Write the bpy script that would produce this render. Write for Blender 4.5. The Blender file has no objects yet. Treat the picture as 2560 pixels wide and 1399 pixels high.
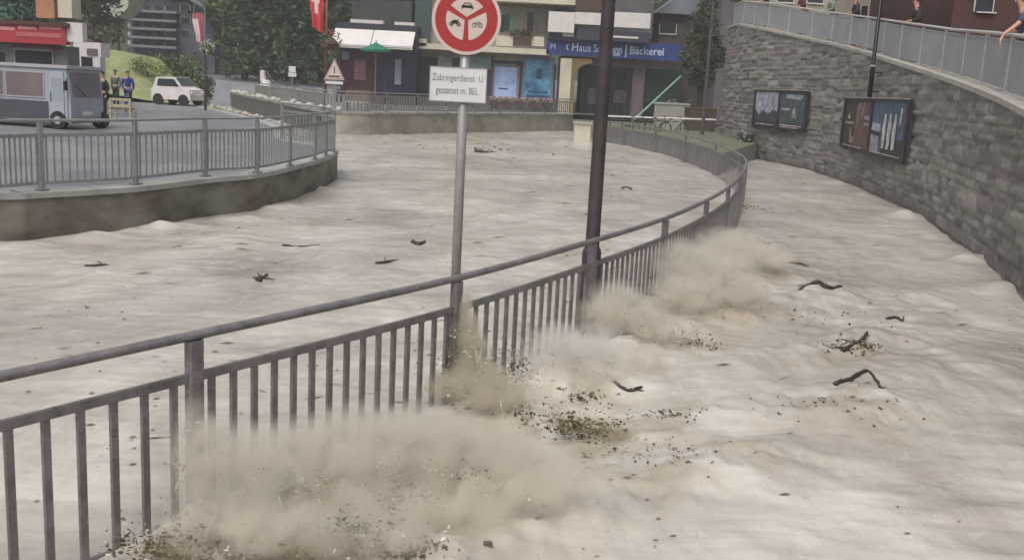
import bpy, bmesh, math, random
import numpy as np
from mathutils import Vector, Matrix
random.seed(7); rng = np.random.default_rng(7)
R_ = math.radians
SC = bpy.context.scene
COL = SC.collection
# ---------------------------------------------------------------- camera
F = 2500.0; CX = 1280.0; CY = 699.5
PITCH = R_(10.97); ROLL = R_(3.0); EYE = Vector((0, 0, 2.75))
cam_d = bpy.data.cameras.new('camera'); cam = bpy.data.objects.new('camera', cam_d); COL.objects.link(cam)
CM = Matrix.Rotation(R_(90) - PITCH, 3, 'X') @ Matrix.Rotation(ROLL, 3, 'Z')
cam.location = EYE; cam.rotation_euler = CM.to_euler()
cam_d.sensor_width = 36; cam_d.lens = 36 * F / 2560; cam_d.clip_start = 0.05; cam_d.clip_end = 2000
SC.camera = cam
# ---------------------------------------------------------------- world, sun, exposure (overcast after rain)
SUN_EL, SUN_AZ = 58, 200
w = bpy.data.worlds.new("World"); SC.world = w; w.use_nodes = True
nt = w.node_tree; bg = nt.nodes['Background']
sky = nt.nodes.new('ShaderNodeTexSky'); sky.sky_type = 'NISHITA'; sky.sun_disc = False
sky.sun_elevation = R_(SUN_EL); sky.sun_rotation = R_(SUN_AZ); sky.air_density = 1.0; sky.dust_density = 7.0; sky.ozone_density = 1.0
hs = nt.nodes.new('ShaderNodeHueSaturation'); hs.inputs['Saturation'].default_value = 0.22
nt.links.new(sky.outputs[0], hs.inputs['Color']); nt.links.new(hs.outputs[0], bg.inputs[0]); bg.inputs[1].default_value = 0.12
sd = bpy.data.lights.new('sun', 'SUN'); so = bpy.data.objects.new('sun', sd); COL.objects.link(so)
sd.energy = 1.1; sd.angle = R_(25); sd.color = (1.0, 0.965, 0.92)
az = R_(SUN_AZ); el = R_(SUN_EL)
sdir = Vector((math.sin(az) * math.cos(el), math.cos(az) * math.cos(el), math.sin(el)))
so.rotation_euler = sdir.to_track_quat('Z', 'Y').to_euler()
SC.view_settings.view_transform = 'Standard'; SC.view_settings.look = 'None'
SC.view_settings.exposure = 0.3; SC.view_settings.gamma = 1.0; SC.view_settings.use_curve_mapping = False
SC.render.engine = 'CYCLES'
cy = SC.cycles; cy.use_denoising = True; cy.max_bounces = 6; cy.diffuse_bounces = 3; cy.glossy_bounces = 2
cy.transparent_max_bounces = 8; cy.volume_bounces = 3; cy.use_adaptive_sampling = True; cy.adaptive_threshold = 0.02
SC.render.filter_size = 2.6          # the phone video's soft pixels

# ---------------------------------------------------------------- pixels of the survey photo -> points of the place
def ray(px, py):
    return CM @ Vector(((px - CX) / F, -(py - CY) / F, -1.0))
def atz(px, py, z):
    d = ray(px, py); t = (z - EYE.z) / d.z; return EYE + d * t
def atd(px, py, Y):
    d = ray(px, py); return EYE + d * (Y / d.y)
def RC(px0, px1, py0, py1, Y):       # an upright rectangle standing at distance Y: x0, x1, ztop, zbottom
    mx, my = (px0 + px1) / 2, (py0 + py1) / 2
    return atd(px0, my, Y).x, atd(px1, my, Y).x, atd(mx, py0, Y).z, atd(mx, py1, Y).z
def proj(p):
    q = CM.transposed() @ (Vector(p) - EYE); return CX + F * q.x / -q.z, CY - F * q.y / -q.z

# ---------------------------------------------------------------- materials
def lin(c):
    o = []
    for v in c:
        v /= 255.0; o.append(v / 12.92 if v <= 0.04045 else ((v + 0.055) / 1.055) ** 2.4)
    return tuple(o)
MATS = {}
def mat(name, c, rough=0.7, var=0.12, scale=3.0, bump=0.0, bscale=None, metal=0.0, c2=None, stretch=None, spec=0.4, lohi=(0.35, 0.65)):
    if name in MATS: return MATS[name]
    m = bpy.data.materials.new(name); m.use_nodes = True; n = m.node_tree; b = n.nodes['Principled BSDF']
    a = lin(c); d = lin(c2) if c2 else tuple(max(0, x * (1 - 2.2 * var)) for x in a)
    tc = n.nodes.new('ShaderNodeTexCoord'); mp = n.nodes.new('ShaderNodeMapping')
    n.links.new(tc.outputs['Object'], mp.inputs[0])
    if stretch: mp.inputs['Scale'].default_value = stretch
    no = n.nodes.new('ShaderNodeTexNoise'); no.inputs['Scale'].default_value = scale; no.inputs['Detail'].default_value = 6; no.inputs['Roughness'].default_value = 0.6
    n.links.new(mp.outputs[0], no.inputs['Vector'])
    cr = n.nodes.new('ShaderNodeValToRGB'); cr.color_ramp.elements[0].position, cr.color_ramp.elements[1].position = lohi
    cr.color_ramp.elements[0].color = (*d, 1); cr.color_ramp.elements[1].color = (*a, 1)
    n.links.new(no.outputs[0], cr.inputs[0]); n.links.new(cr.outputs[0], b.inputs['Base Color'])
    b.inputs['Roughness'].default_value = rough; b.inputs['Metallic'].default_value = metal
    b.inputs['Specular IOR Level'].default_value = spec
    if bump:
        n2 = n.nodes.new('ShaderNodeTexNoise'); n2.inputs['Scale'].default_value = bscale or scale * 6; n2.inputs['Detail'].default_value = 5
        n.links.new(mp.outputs[0], n2.inputs['Vector'])
        bp = n.nodes.new('ShaderNodeBump'); bp.inputs['Strength'].default_value = bump; bp.inputs['Distance'].default_value = 0.03
        n.links.new(n2.outputs[0], bp.inputs['Height']); n.links.new(bp.outputs[0], b.inputs['Normal'])
    MATS[name] = m; return m

# ---------------------------------------------------------------- mesh builder
class MB:
    def __init__(s): s.v = []; s.f = []; s.col = None
    def add(s, vs, fs):
        k = len(s.v); s.v += [tuple(p) for p in vs]; s.f += [tuple(i + k for i in f) for f in fs]; return s
    def box(s, x0, x1, y0, y1, z0, z1):
        return s.add([(x0,y0,z0),(x1,y0,z0),(x1,y1,z0),(x0,y1,z0),(x0,y0,z1),(x1,y0,z1),(x1,y1,z1),(x0,y1,z1)],
                     [(0,3,2,1),(4,5,6,7),(0,1,5,4),(1,2,6,5),(2,3,7,6),(3,0,4,7)])
    def obox(s, c, sx, sy, sz, rz=0, bev=0.0):      # box centred at c turned about z
        ca, sa = math.cos(rz), math.sin(rz); vs = []
        if bev:
            pts = [(-sx/2+bev,-sy/2),(sx/2-bev,-sy/2),(sx/2,-sy/2+bev),(sx/2,sy/2-bev),(sx/2-bev,sy/2),(-sx/2+bev,sy/2),(-sx/2,sy/2-bev),(-sx/2,-sy/2+bev)]
        else: pts = [(-sx/2,-sy/2),(sx/2,-sy/2),(sx/2,sy/2),(-sx/2,sy/2)]
        n = len(pts)
        for dz in (-sz/2, sz/2):
            for x, y in pts: vs.append((c[0]+x*ca-y*sa, c[1]+x*sa+y*ca, c[2]+dz))
        return s.add(vs, [tuple(reversed(range(n))), tuple(range(n, 2*n))] + [(i, (i+1)%n, n+(i+1)%n, n+i) for i in range(n)])
    def tube(s, pts, r, n=8, cap=True):
        pts = [Vector(p) for p in pts]; rr = r if isinstance(r, (list, tuple)) else [r]*len(pts); vs = []; fs = []
        for i, p in enumerate(pts):
            t = (pts[min(i+1, len(pts)-1)] - pts[max(i-1, 0)]).normalized()
            u = t.cross(Vector((0,0,1)));
            if u.length < 0.05: u = t.cross(Vector((0,1,0)))
            u.normalize(); v = u.cross(t)
            for k in range(n):
                a = 2*math.pi*k/n; vs.append(p + (u*math.cos(a) + v*math.sin(a))*rr[i])
        for i in range(len(pts)-1):
            for k in range(n): fs.append((i*n+k, i*n+(k+1)%n, (i+1)*n+(k+1)%n, (i+1)*n+k))
        if cap: fs.append(tuple(reversed(range(n)))); fs.append(tuple(range((len(pts)-1)*n, len(pts)*n)))
        return s.add(vs, fs)
    def cyl(s, c, r, h, n=16, r2=None):
        return s.tube([c, (c[0], c[1], c[2]+h)], [r, r if r2 is None else r2], n)
    def ball(s, c, r, nu=10, nv=7, jit=0.0):
        rx, ry, rz = r if isinstance(r, (tuple, list)) else (r, r, r); vs = []; fs = []
        for j in range(nv+1):
            th = math.pi*j/nv
            for i in range(nu):
                a = 2*math.pi*i/nu; k = 1 + random.uniform(-jit, jit)
                vs.append((c[0]+rx*k*math.sin(th)*math.cos(a), c[1]+ry*k*math.sin(th)*math.sin(a), c[2]+rz*k*math.cos(th)))
        for j in range(nv):
            for i in range(nu): fs.append((j*nu+i, (j+1)*nu+i, (j+1)*nu+(i+1)%nu, j*nu+(i+1)%nu))
        return s.add(vs, fs)
    def ext(s, poly, d, flip=False):                 # closed 3-D polygon pushed along vector d
        n = len(poly); a = [Vector(p) for p in poly]; b = [p + Vector(d) for p in a]
        return s.add(a + b, [tuple(range(n)), tuple(reversed(range(n, 2*n)))] + [(i, n+i, n+(i+1)%n, (i+1)%n) for i in range(n)])
    def build(s, name, m, parent=None, local=False, smooth=False, origin=None):
        me = bpy.data.meshes.new(name)
        if parent is not None and not local: o0 = worldloc(parent)
        elif parent is not None or local: o0 = Vector((0,0,0))
        elif origin is not None: o0 = Vector(origin)
        else:
            a = np.array(s.v); o0 = Vector(((a[:,0].min()+a[:,0].max())/2, (a[:,1].min()+a[:,1].max())/2, a[:,2].min()))
        me.from_pydata([(p[0]-o0.x, p[1]-o0.y, p[2]-o0.z) for p in s.v], [], s.f); me.update()
        if smooth: me.shade_smooth()
        if m: me.materials.append(m)
        o = bpy.data.objects.new(name, me); COL.objects.link(o)
        if parent is not None: o.parent = parent
        elif not local: o.location = o0
        return o
def worldloc(o):
    v = Vector((0,0,0))
    while o is not None: v += o.location; o = o.parent
    return v
def tag(o, label=None, cat=None, group=None, kind=None):
    if label: o['label'] = label
    if cat: o['category'] = cat
    if group: o['group'] = group
    if kind: o['kind'] = kind
    return o
def thing(name, label, cat, loc=(0,0,0), rz=0, group=None):
    o = bpy.data.objects.new(name, None); COL.objects.link(o); o.location = loc; o.rotation_euler = (0,0,rz); o.empty_display_size = 0.3
    return tag(o, label, cat, group)
def copy_tree(o, parent=None):
    c = o.copy(); COL.objects.link(c)
    if parent is not None: c.parent = parent
    for ch in list(o.children): copy_tree(ch, c)
    return c
def part(name, m, parent, fn, **k):
    b = MB(); fn(b); return b.build(name, m, parent, **k)
def catmull(P, n):
    P = [Vector(p) for p in P]; out = []
    for i in range(len(P)-1):
        a = P[i-1] if i else P[0]*2-P[1]; b, c = P[i], P[i+1]; d = P[i+2] if i+2 < len(P) else P[-1]*2-P[-2]
        for k in range(n):
            t = k/n; out.append(0.5*((2*b)+(c-a)*t+(2*a-5*b+4*c-d)*t*t+(3*b-a-3*c+d)*t**3))
    out.append(P[-1]); return out
def resample(P, step):
    P = [Vector(p) for p in P]; out = [P[0].copy()]; acc = 0.0; nxt = step
    for a, b in zip(P, P[1:]):
        L = (b-a).length
        while acc + L >= nxt: out.append(a.lerp(b, (nxt-acc)/L)); nxt += step
        acc += L
    return out

# numpy gradient noise
_perm = rng.permutation(512); _gr = rng.uniform(0, 2*math.pi, 512)
def pnoise(x, y, seed=0):
    xi = np.floor(x).astype(np.int64); yi = np.floor(y).astype(np.int64); xf = x-xi; yf = y-yi
    u = xf*xf*xf*(xf*(xf*6-15)+10); v = yf*yf*yf*(yf*(yf*6-15)+10)
    def g(ix, iy, dx, dy):
        h = _gr[(_perm[(ix + seed*37) & 511] + iy*7 + seed*13) & 511]
        h2 = _gr[(_perm[(_perm[(ix + seed*37) & 511] + iy) & 511])]
        return np.cos(h2)*dx + np.sin(h2)*dy
    a = g(xi, yi, xf, yf); b = g(xi+1, yi, xf-1, yf); c = g(xi, yi+1, xf, yf-1); d = g(xi+1, yi+1, xf-1, yf-1)
    return (a*(1-u)+b*u)*(1-v) + (c*(1-u)+d*u)*v
# ================================================================ SETTING
WZ = 0.08                                            # flood level
steel = mat('weathered_steel', (132, 126, 128), 0.42, 0.18, 7, 0.3, 50, 0.3)
steel_light = mat('galvanised_steel', (128, 130, 132), 0.5, 0.10, 9, 0.1, 60, 0.3)
water_m = bpy.data.materials.new('muddy_water'); water_m.use_nodes = True
def _water():
    n = water_m.node_tree; b = n.nodes['Principled BSDF']; L = n.links
    tc = n.nodes.new('ShaderNodeTexCoord'); mp = n.nodes.new('ShaderNodeMapping'); L.new(tc.outputs['Object'], mp.inputs[0])
    mp.inputs['Rotation'].default_value = (0, 0, R_(-25)); mp.inputs['Scale'].default_value = (1.0, 0.55, 1)
    n1 = n.nodes.new('ShaderNodeTexNoise'); n1.inputs['Scale'].default_value = 0.7; n1.inputs['Detail'].default_value = 9; n1.inputs['Roughness'].default_value = 0.62; n1.inputs['Distortion'].default_value = 0.8
    L.new(mp.outputs[0], n1.inputs['Vector'])
    cr = n.nodes.new('ShaderNodeValToRGB'); e = cr.color_ramp.elements
    e[0].position = 0.3; e[0].color = (*lin((162, 154, 144)), 1); e[1].position = 0.62; e[1].color = (*lin((197, 191, 182)), 1)
    L.new(n1.outputs[0], cr.inputs[0])
    n3 = n.nodes.new('ShaderNodeTexNoise'); n3.inputs['Scale'].default_value = 7; n3.inputs['Detail'].default_value = 4; n3.inputs['Roughness'].default_value = 0.7
    L.new(mp.outputs[0], n3.inputs['Vector'])
    c3 = n.nodes.new('ShaderNodeValToRGB'); c3.color_ramp.elements[0].position = 0.64; c3.color_ramp.elements[0].color = (0,0,0,1)
    c3.color_ramp.elements[1].position = 0.76; c3.color_ramp.elements[1].color = (0.75,0.75,0.75,1); L.new(n3.outputs[0], c3.inputs[0])
    mx = n.nodes.new('ShaderNodeMixRGB'); L.new(c3.outputs[0], mx.inputs[0]); L.new(cr.outputs[0], mx.inputs[1]); mx.inputs[2].default_value = (*lin((142, 134, 124)), 1)
    n4 = n.nodes.new('ShaderNodeTexNoise'); n4.inputs['Scale'].default_value = 3.2; n4.inputs['Detail'].default_value = 7; n4.inputs['Roughness'].default_value = 0.75; n4.inputs['Distortion'].default_value = 1.6
    L.new(mp.outputs[0], n4.inputs['Vector']); c4 = n.nodes.new('ShaderNodeValToRGB'); c4.color_ramp.elements[0].position = .57; c4.color_ramp.elements[0].color = (0,0,0,1); c4.color_ramp.elements[1].position = .70; c4.color_ramp.elements[1].color = (.8,.8,.8,1); L.new(n4.outputs[0], c4.inputs[0])
    m2 = n.nodes.new('ShaderNodeMixRGB'); L.new(c4.outputs[0], m2.inputs[0]); L.new(mx.outputs[0], m2.inputs[1]); m2.inputs[2].default_value = (*lin((206, 200, 192)), 1)
    mq = n.nodes.new('ShaderNodeMapping'); L.new(tc.outputs['Object'], mq.inputs[0]); mq.inputs['Rotation'].default_value = (0, 0, R_(-32)); mq.inputs['Scale'].default_value = (.45, 3.6, 1)
    n5 = n.nodes.new('ShaderNodeTexNoise'); n5.inputs['Scale'].default_value = 1.0; n5.inputs['Detail'].default_value = 8; n5.inputs['Roughness'].default_value = .68; n5.inputs['Distortion'].default_value = .5; L.new(mq.outputs[0], n5.inputs['Vector'])
    r5 = n.nodes.new('ShaderNodeMapRange'); r5.inputs[1].default_value = .32; r5.inputs[2].default_value = .68; r5.inputs[3].default_value = .76; r5.inputs[4].default_value = 1.06; L.new(n5.outputs[0], r5.inputs[0])
    n6 = n.nodes.new('ShaderNodeTexNoise'); n6.inputs['Scale'].default_value = .16; n6.inputs['Detail'].default_value = 3; L.new(tc.outputs['Object'], n6.inputs['Vector'])
    r6 = n.nodes.new('ShaderNodeMapRange'); r6.inputs[1].default_value = .35; r6.inputs[2].default_value = .6; r6.inputs[3].default_value = .78; r6.inputs[4].default_value = 1.03; L.new(n6.outputs[0], r6.inputs[0])
    mm = n.nodes.new('ShaderNodeMath'); mm.operation = 'MULTIPLY'; L.new(r5.outputs[0], mm.inputs[0]); L.new(r6.outputs[0], mm.inputs[1])
    m3 = n.nodes.new('ShaderNodeMixRGB'); m3.blend_type = 'MULTIPLY'; m3.inputs[0].default_value = 1; L.new(m2.outputs[0], m3.inputs[1]); L.new(mm.outputs[0], m3.inputs[2])
    at = n.nodes.new('ShaderNodeAttribute'); at.attribute_name = 'tone'
    m7 = n.nodes.new('ShaderNodeMixRGB'); L.new(at.outputs['Fac'], m7.inputs[0]); L.new(m3.outputs[0], m7.inputs[1]); m7.inputs[2].default_value = (*lin((148, 138, 119)), 1)
    L.new(m7.outputs[0], b.inputs['Base Color'])
    b.inputs['Roughness'].default_value = 0.24; b.inputs['Specular IOR Level'].default_value = 0.5
    n2 = n.nodes.new('ShaderNodeTexNoise'); n2.inputs['Scale'].default_value = 9; n2.inputs['Detail'].default_value = 6; n2.inputs['Roughness'].default_value = 0.65
    L.new(mp.outputs[0], n2.inputs['Vector'])
    bp = n.nodes.new('ShaderNodeBump'); bp.inputs['Strength'].default_value = 0.26; bp.inputs['Distance'].default_value = 0.05
    L.new(n2.outputs[0], bp.inputs['Height']); L.new(bp.outputs[0], b.inputs['Normal'])
_water()

# swells thrown up where the flood bursts through the railing (pixel, radius along, radius across, height)
def W(px, py): p = atz(px, py, 0.2); return p.x, p.y
POSTS = [atz(*q, 1.15) for q in ((485,838),(1143,695),(1483,602),(1665,545),(1768,500),(1822,468))]
HUMPS = [(W(620,1290),.6,.3,.20),(W(860,1230),.8,.32,.24),(W(1090,1190),.7,.34,.22),(W(600,1360),.4,.25,.08),(W(1290,1200),.5,.3,.12),
         (W(1190,990),.3,.25,.16),(W(1300,1010),.6,.3,.12),(W(1420,940),.7,.35,.22),(W(1560,870),.8,.4,.2),(W(1650,810),.8,.4,.18),
         (W(1760,750),1.1,.5,.24),(W(1840,670),1.2,.6,.2),(W(1850,770),.8,.4,.16),(W(1900,1010),2.2,.45,.10),(W(2130,1000),1.0,.5,.12),
         (W(2100,850),1.6,.5,.13),(W(2300,900),1.5,.6,.10),(W(2040,730),1.4,.6,.14),(W(1750,1150),1.6,.5,.10),(W(1000,1370),1.2,.35,.12)] + [(W(a,b_),.45,.22,h*.5) for a,b_,h in ((60,592,.10),(250,575,.16),(400,556,.2),(440,552,.12),(600,535,.2),(700,505,.14),(790,460,.2),(840,425,.25))] + [(W(a,b_),1.6,.8,h*.5) for a,b_,h in ((870,342,.45),(930,340,.3),(990,338,.5),(1060,337,.3),(1130,336,.4),(1220,334,.35),(1330,331,.4))] + [(W(a,b_),.5,.3,h*.45) for a,b_,h in ((1960,418,.25),(2080,450,.3),(2150,478,.2),(2260,528,.3),(2340,575,.22),(2430,640,.3),(2500,700,.24),(1890,400,.3))]
def wz(x, y):
    h = np.zeros_like(x)
    a = R_(-25); fx = x*math.cos(a)+y*math.sin(a); fy = -x*math.sin(a)+y*math.cos(a)
    wx = pnoise(x*.35, y*.35, 3)*1.4; wy = pnoise(x*.35, y*.35, 4)*1.4
    rx_, ry_ = x-5.5, y-11.5; ruf = .75+.55*np.exp(-(rx_/4.5)**2-(ry_/8)**2)+.35*pnoise(x*.25, y*.25, 17)
    for k, (s, am) in enumerate(((.5,.060),(1.15,.036),(2.4,.024),(5.2,.011),(10.5,.004))):
        n = pnoise((fx+wx)*s, (fy+wy)*s*.55, k+5)
        h += am*ruf*(1.2*(0.5-np.abs(n)*1.6) if k in (2,3) else n*1.4)
    hm = np.zeros_like(x)
    for (cx_, cy_), ra, rb, am in HUMPS+[((p.x+.03,p.y-.06),.13,.09,.09) for p in POSTS]:
        dx, dy = x-cx_, y-cy_; c, s = math.cos(R_(38)), math.sin(R_(38))
        u, v = dx*c+dy*s, -dx*s+dy*c
        g = np.exp(-(u/ra)**2-(v/rb)**2)
        hm = np.maximum(hm, am*g)
    h += hm*(1+.55*pnoise(x*2.3, y*2.3, 21)+.3*pnoise(x*5.3, y*5.3, 22)+.16*pnoise(x*11, y*11, 23))
    dx_, dy_ = W(150,1330); h -= .17*np.exp(-((x-dx_)/1.1)**2-((y-dy_)/1.2)**2)
    far = np.clip((y-20)/30, 0, 1); h *= 1-.35*far
    return h + WZ
def make_water():
    ys = [1.2]
    while ys[-1] < 80: ys.append(ys[-1] + (ys[-1]+2.5)*.0046)
    ys = np.array(ys); us = np.linspace(-1, 1, 620); us = us*(.55+.45*us**2)
    Y, U = np.meshgrid(ys, us, indexing='ij'); X = U*(Y+9)*.85
    Z = wz(X, Y); ny, nx = X.shape
    co = np.stack([X, Y, Z], -1).reshape(-1, 3).astype(np.float32)
    i = np.arange(ny*nx).reshape(ny, nx); q = np.stack([i[:-1,:-1], i[:-1,1:], i[1:,1:], i[1:,:-1]], -1).reshape(-1, 4)
    ch = np.zeros_like(X)
    for (cx_, cy_), ra, rb, am in HUMPS[:13]+[(W(1440,1080),.9,.4,.2),(W(1650,1130),1.0,.4,.15),(W(1250,1060),1.0,.35,.2),(W(2120,870),.9,.5,.12),(W(2090,1030),.8,.4,.12),(W(700,1385),1.3,.3,.25),(W(1800,640),1.5,.8,.2)]+HUMPS[28:35]:
        dx, dy = X-cx_, Y-cy_; c, s = math.cos(R_(38)), math.sin(R_(38)); u, v = dx*c+dy*s, -dx*s+dy*c
        ch = np.maximum(ch, min(1, am*5)*np.exp(-(u/(ra*1.5))**2-(v/(rb*1.6))**2))
    ch = np.clip(ch*(.55+1.5*pnoise(X*2.1, Y*2.1, 50)+.9*pnoise(X*5, Y*5, 51)), 0, .75).reshape(-1, 1)
    return gridmesh('water', co, q, water_m, None, np.repeat(ch, 3, 1))
def gridmesh(name, co, q, m, parent=None, col=None, smooth=True):
    me = bpy.data.meshes.new(name); me.vertices.add(len(co)); me.vertices.foreach_set('co', co.ravel())
    me.loops.add(q.size); me.loops.foreach_set('vertex_index', q.ravel().astype(np.int32))
    k = q.shape[1]; me.polygons.add(len(q)); me.polygons.foreach_set('loop_start', np.arange(0, q.size, k, dtype=np.int32))
    me.update(calc_edges=True)
    if smooth: me.shade_smooth()
    if col is not None:
        ca = me.color_attributes.new('tone', 'FLOAT_COLOR', 'POINT'); ca.data.foreach_set('color', np.concatenate([col, np.ones((len(col),1))], 1).astype(np.float32).ravel())
    me.materials.append(m); o = bpy.data.objects.new(name, me); COL.objects.link(o)
    if parent is not None: o.parent = parent
    return o
tag(make_water(), 'pale muddy flood water', 'water', kind='structure')
def sheet(name, pts, z, m, label, under=0.0):
    b = MB(); b.add([(p[0], p[1], z if not callable(z) else z(p)) for p in pts], [tuple(range(len(pts)))])
    return tag(b.build(name, m), label, 'ground', kind='structure')
bed_m = mat('river_bed', (120, 112, 100), .9, .15, .5)
tag(part('ground', bed_m, None, lambda b: b.add([(-130,-18,-.7),(130,-18,-.7),(130,225,-.7),(-130,225,-.7)], [(0,1,2,3)])), 'gravel ground under everything', 'ground', kind='structure')

# ---- railings ---------------------------------------------------
def railing(name, label, path, ztop, step, nb, m, group, h=1.02, gap=.235, post=(.11,.07), bar=(.042,.02), rr=.032, nind=100, posts=None, base=True):
    """path: points on plan; posts at given points or every step metres"""
    P = resample(path, step) if posts is None else [Vector(p) for p in posts]
    zf = (lambda p: ztop) if not callable(ztop) else ztop
    c = P[0]; t = thing(name, label, 'railing', (c.x, c.y, zf(c)-h))
    if group: t['group'] = group
    fine = [Vector((p.x, p.y, 0)) for p in path]
    part('top_rail', m, t, lambda b: b.tube([(p.x, p.y, zf(p)) for p in fine], rr, 8), smooth=True)
    zt = lambda p: zf(p)-gap
    def flat(b, dz, hh, th):
        for a, d in zip(fine, fine[1:]):
            u = (d-a).normalized(); n = Vector((-u.y, u.x, 0))*th/2; a2, d2 = a-u*.004, d+u*.004; za, zd = zf(a)+dz, zf(d)+dz
            b.add([a2-n+Vector((0,0,za-hh)), a2+n+Vector((0,0,za-hh)), a2+n+Vector((0,0,za)), a2-n+Vector((0,0,za)),
                   d2-n+Vector((0,0,zd-hh)), d2+n+Vector((0,0,zd-hh)), d2+n+Vector((0,0,zd)), d2-n+Vector((0,0,zd))],
                  [(0,1,2,3),(7,6,5,4),(0,4,5,1),(1,5,6,2),(2,6,7,3),(3,7,4,0)])
    part('middle_rail', m, t, lambda b: flat(b, -gap, .055, .035))
    part('bottom_rail', m, t, lambda b: flat(b, -h+.13, .045, .03))
    # posts
    def tang(p):
        k = min(range(len(fine)), key=lambda i: (fine[i]-Vector((p.x,p.y,0))).length)
        a, b = fine[max(k-1,0)], fine[min(k+1, len(fine)-1)]; return math.atan2(b.y-a.y, b.x-a.x)
    for p in P:
        part('post', m, t, lambda b: (b.obox((p.x, p.y, zf(p)-.03-(h-.03)/2), post[0], post[1], h-.03, tang(p), .012), b.obox((p.x,p.y,zf(p)-h+.012), post[0]*1.9, post[1]*2.2, .024, tang(p))))
    # balusters, ranked by nearness
    bars = []
    import bisect
    cum = [0.0]
    for a, b in zip(fine, fine[1:]): cum.append(cum[-1]+(b-a).length)
    def at(s):
        i = min(max(bisect.bisect(cum, s)-1, 0), len(fine)-2); return fine[i].lerp(fine[i+1], (s-cum[i])/max(cum[i+1]-cum[i],1e-6))
    def arc(p):
        k = min(range(len(fine)), key=lambda i: (fine[i]-Vector((p.x,p.y,0))).length); return cum[k]
    S = [arc(p) for p in P]
    for s0, s1 in zip(S, S[1:]):
        for k in range(nb):
            q = at(s0+(s1-s0)*(k+.75)/(nb+.5)); bars.append(q)
    bars.sort(key=lambda q: q.y*q.y+q.x*q.x)
    def one(b, q): b.obox((q.x, q.y, zf(q)-gap-.054-(h-.13-gap-.055)/2), bar[0], bar[1], h-.13-gap-.056, tang(q))
    for q in bars[:nind]: part('baluster', m, t, lambda b: one(b, q))
    if bars[nind:]:
        o = part('baluster', m, t, lambda b: [one(b, q) for q in bars[nind:]]); o['kind'] = 'stuff'
    return t
ZR = 1.15
near_px = [(-330,980),(485,838),(1143,695),(1483,602),(1665,545),(1768,500),(1822,468),(1852,438),(1866,412),(1852,388),(1790,360),(1715,338),(1640,322),(1560,310),(1485,300)]
near_pts = [atz(x, y, ZR) for x, y in near_px]
d0 = (near_pts[1]-near_pts[2]).normalized(); near_pts[0] = near_pts[1] + d0*3.05 + Vector((-.12,-.1,0))
near_pts.insert(0, near_pts[0]*2-near_pts[1])
npath = catmull(near_pts, 10)
back = resample([p for p in npath if p.y > near_pts[10].y-.01], 3.4) if False else []
railing('railing', 'grey steel railing with vertical bars curving through the flood beside the two tall poles', npath, ZR, 3, 15, steel, None, h=1.32, posts=near_pts, bar=(.045,.025))

# ---- left bank: concrete wall with railing ----------------------
ZC = .80
lp = [(-420,482),(0,484),(105,480),(340,466),(513,446),(643,434),(725,417),(787,401),(822,390),(843,378)]
lw = [atz(x, y, ZC) for x, y in lp]
c0 = lw[-1]
lw += [c0+Vector((-.5,1.8,0)), c0+Vector((-2.2,4.2,0)), atz(684,308,ZC), atz(524,269,ZC), Vector((-21.8,64,0)), Vector((-30,82,0)), Vector((-42,110,0))]
lw = [Vector((p.x,p.y,0)) for p in lw]
lpath = catmull(lw, 8)
def offset(path, d):
    o = []
    for i, p in enumerate(path):
        a, b = path[max(i-1,0)], path[min(i+1,len(path)-1)]; u = (b-a); u.z = 0; u.normalize(); o.append(p+Vector((-u.y,u.x,0))*d)
    return o
conc = mat('stained_concrete', (122, 118, 108), .85, .2, .9, .3, 14, c2=(84, 74, 66), lohi=(.36,.62), stretch=(1,1,2.2))
conc_top = mat('pale_concrete_coping', (158, 158, 154), .8, .12, 2, .2, 20)
def walls(b, path, th, z0, z1, side=1):
    o = offset(path, th*side); 
    zf1 = z1 if callable(z1) else (lambda p: z1)
    n = len(path); vs = []
    for a, c in zip(path, o): vs += [(a.x,a.y,z0),(a.x,a.y,zf1(a)),(c.x,c.y,zf1(a)),(c.x,c.y,z0)]
    fs = []
    for i in range(n-1):
        for k in range(4): fs.append((i*4+k, (i+1)*4+k, (i+1)*4+(k+1)%4, i*4+(k+1)%4))
    fs += [(0,1,2,3), tuple((n-1)*4+k for k in (3,2,1,0))]
    b.add(vs, fs)
def coping(b, path, w0, w1, z0, z1, side=1):
    a = offset(path, w0*side); c = offset(path, w1*side); n = len(path); vs = []
    zf0 = z0 if callable(z0) else (lambda p: z0); zf1 = z1 if callable(z1) else (lambda p: z1)
    for p, q, r in zip(path, a, c): vs += [(q.x,q.y,zf0(p)),(q.x,q.y,zf1(p)),(r.x,r.y,zf1(p)),(r.x,r.y,zf0(p))]
    fs = []
    for i in range(n-1):
        for k in range(4): fs.append((i*4+k, (i+1)*4+k, (i+1)*4+(k+1)%4, i*4+(k+1)%4))
    fs += [(0,1,2,3), tuple((n-1)*4+k for k in (3,2,1,0))]; b.add(vs, fs)
lwall = thing('retaining_wall', 'stained concrete channel wall below the left bank railing', 'wall', (lw[2].x, lw[2].y, -.6))
part('wall', conc, lwall, lambda b: walls(b, lpath, .4, -.6, ZC-.09))
part('coping', conc_top, lwall, lambda b: coping(b, lpath, -.03, .42, ZC-.088, ZC))
def pipe_mark(b):
    p = atz(395,495,.45); b.tube([p+Vector((-.02,-.06,0)), p+Vector((0,.2,0))], .035, 10)
part('drain_pipe', mat('dark_pipe', (40,38,34)), lwall, pipe_mark)
frail_px = [(-330,460),(-95,487),(105,475),(340,460),(513,440),(643,431),(725,414),(787,398),(815,389),(835,380)]
fr = [Vector((*atz(x, y, ZC+.01)[:2],0)) for x, y in frail_px]
fr = [offset(lpath,.2)[0], offset(lpath,.2)[4]] + fr[2:] if False else fr
fr += [c0*1+Vector((-.75,1.9,0)), Vector((c0.x-2.45,c0.y+4.1,0))]
for p in fr: p.z = 0
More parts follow.
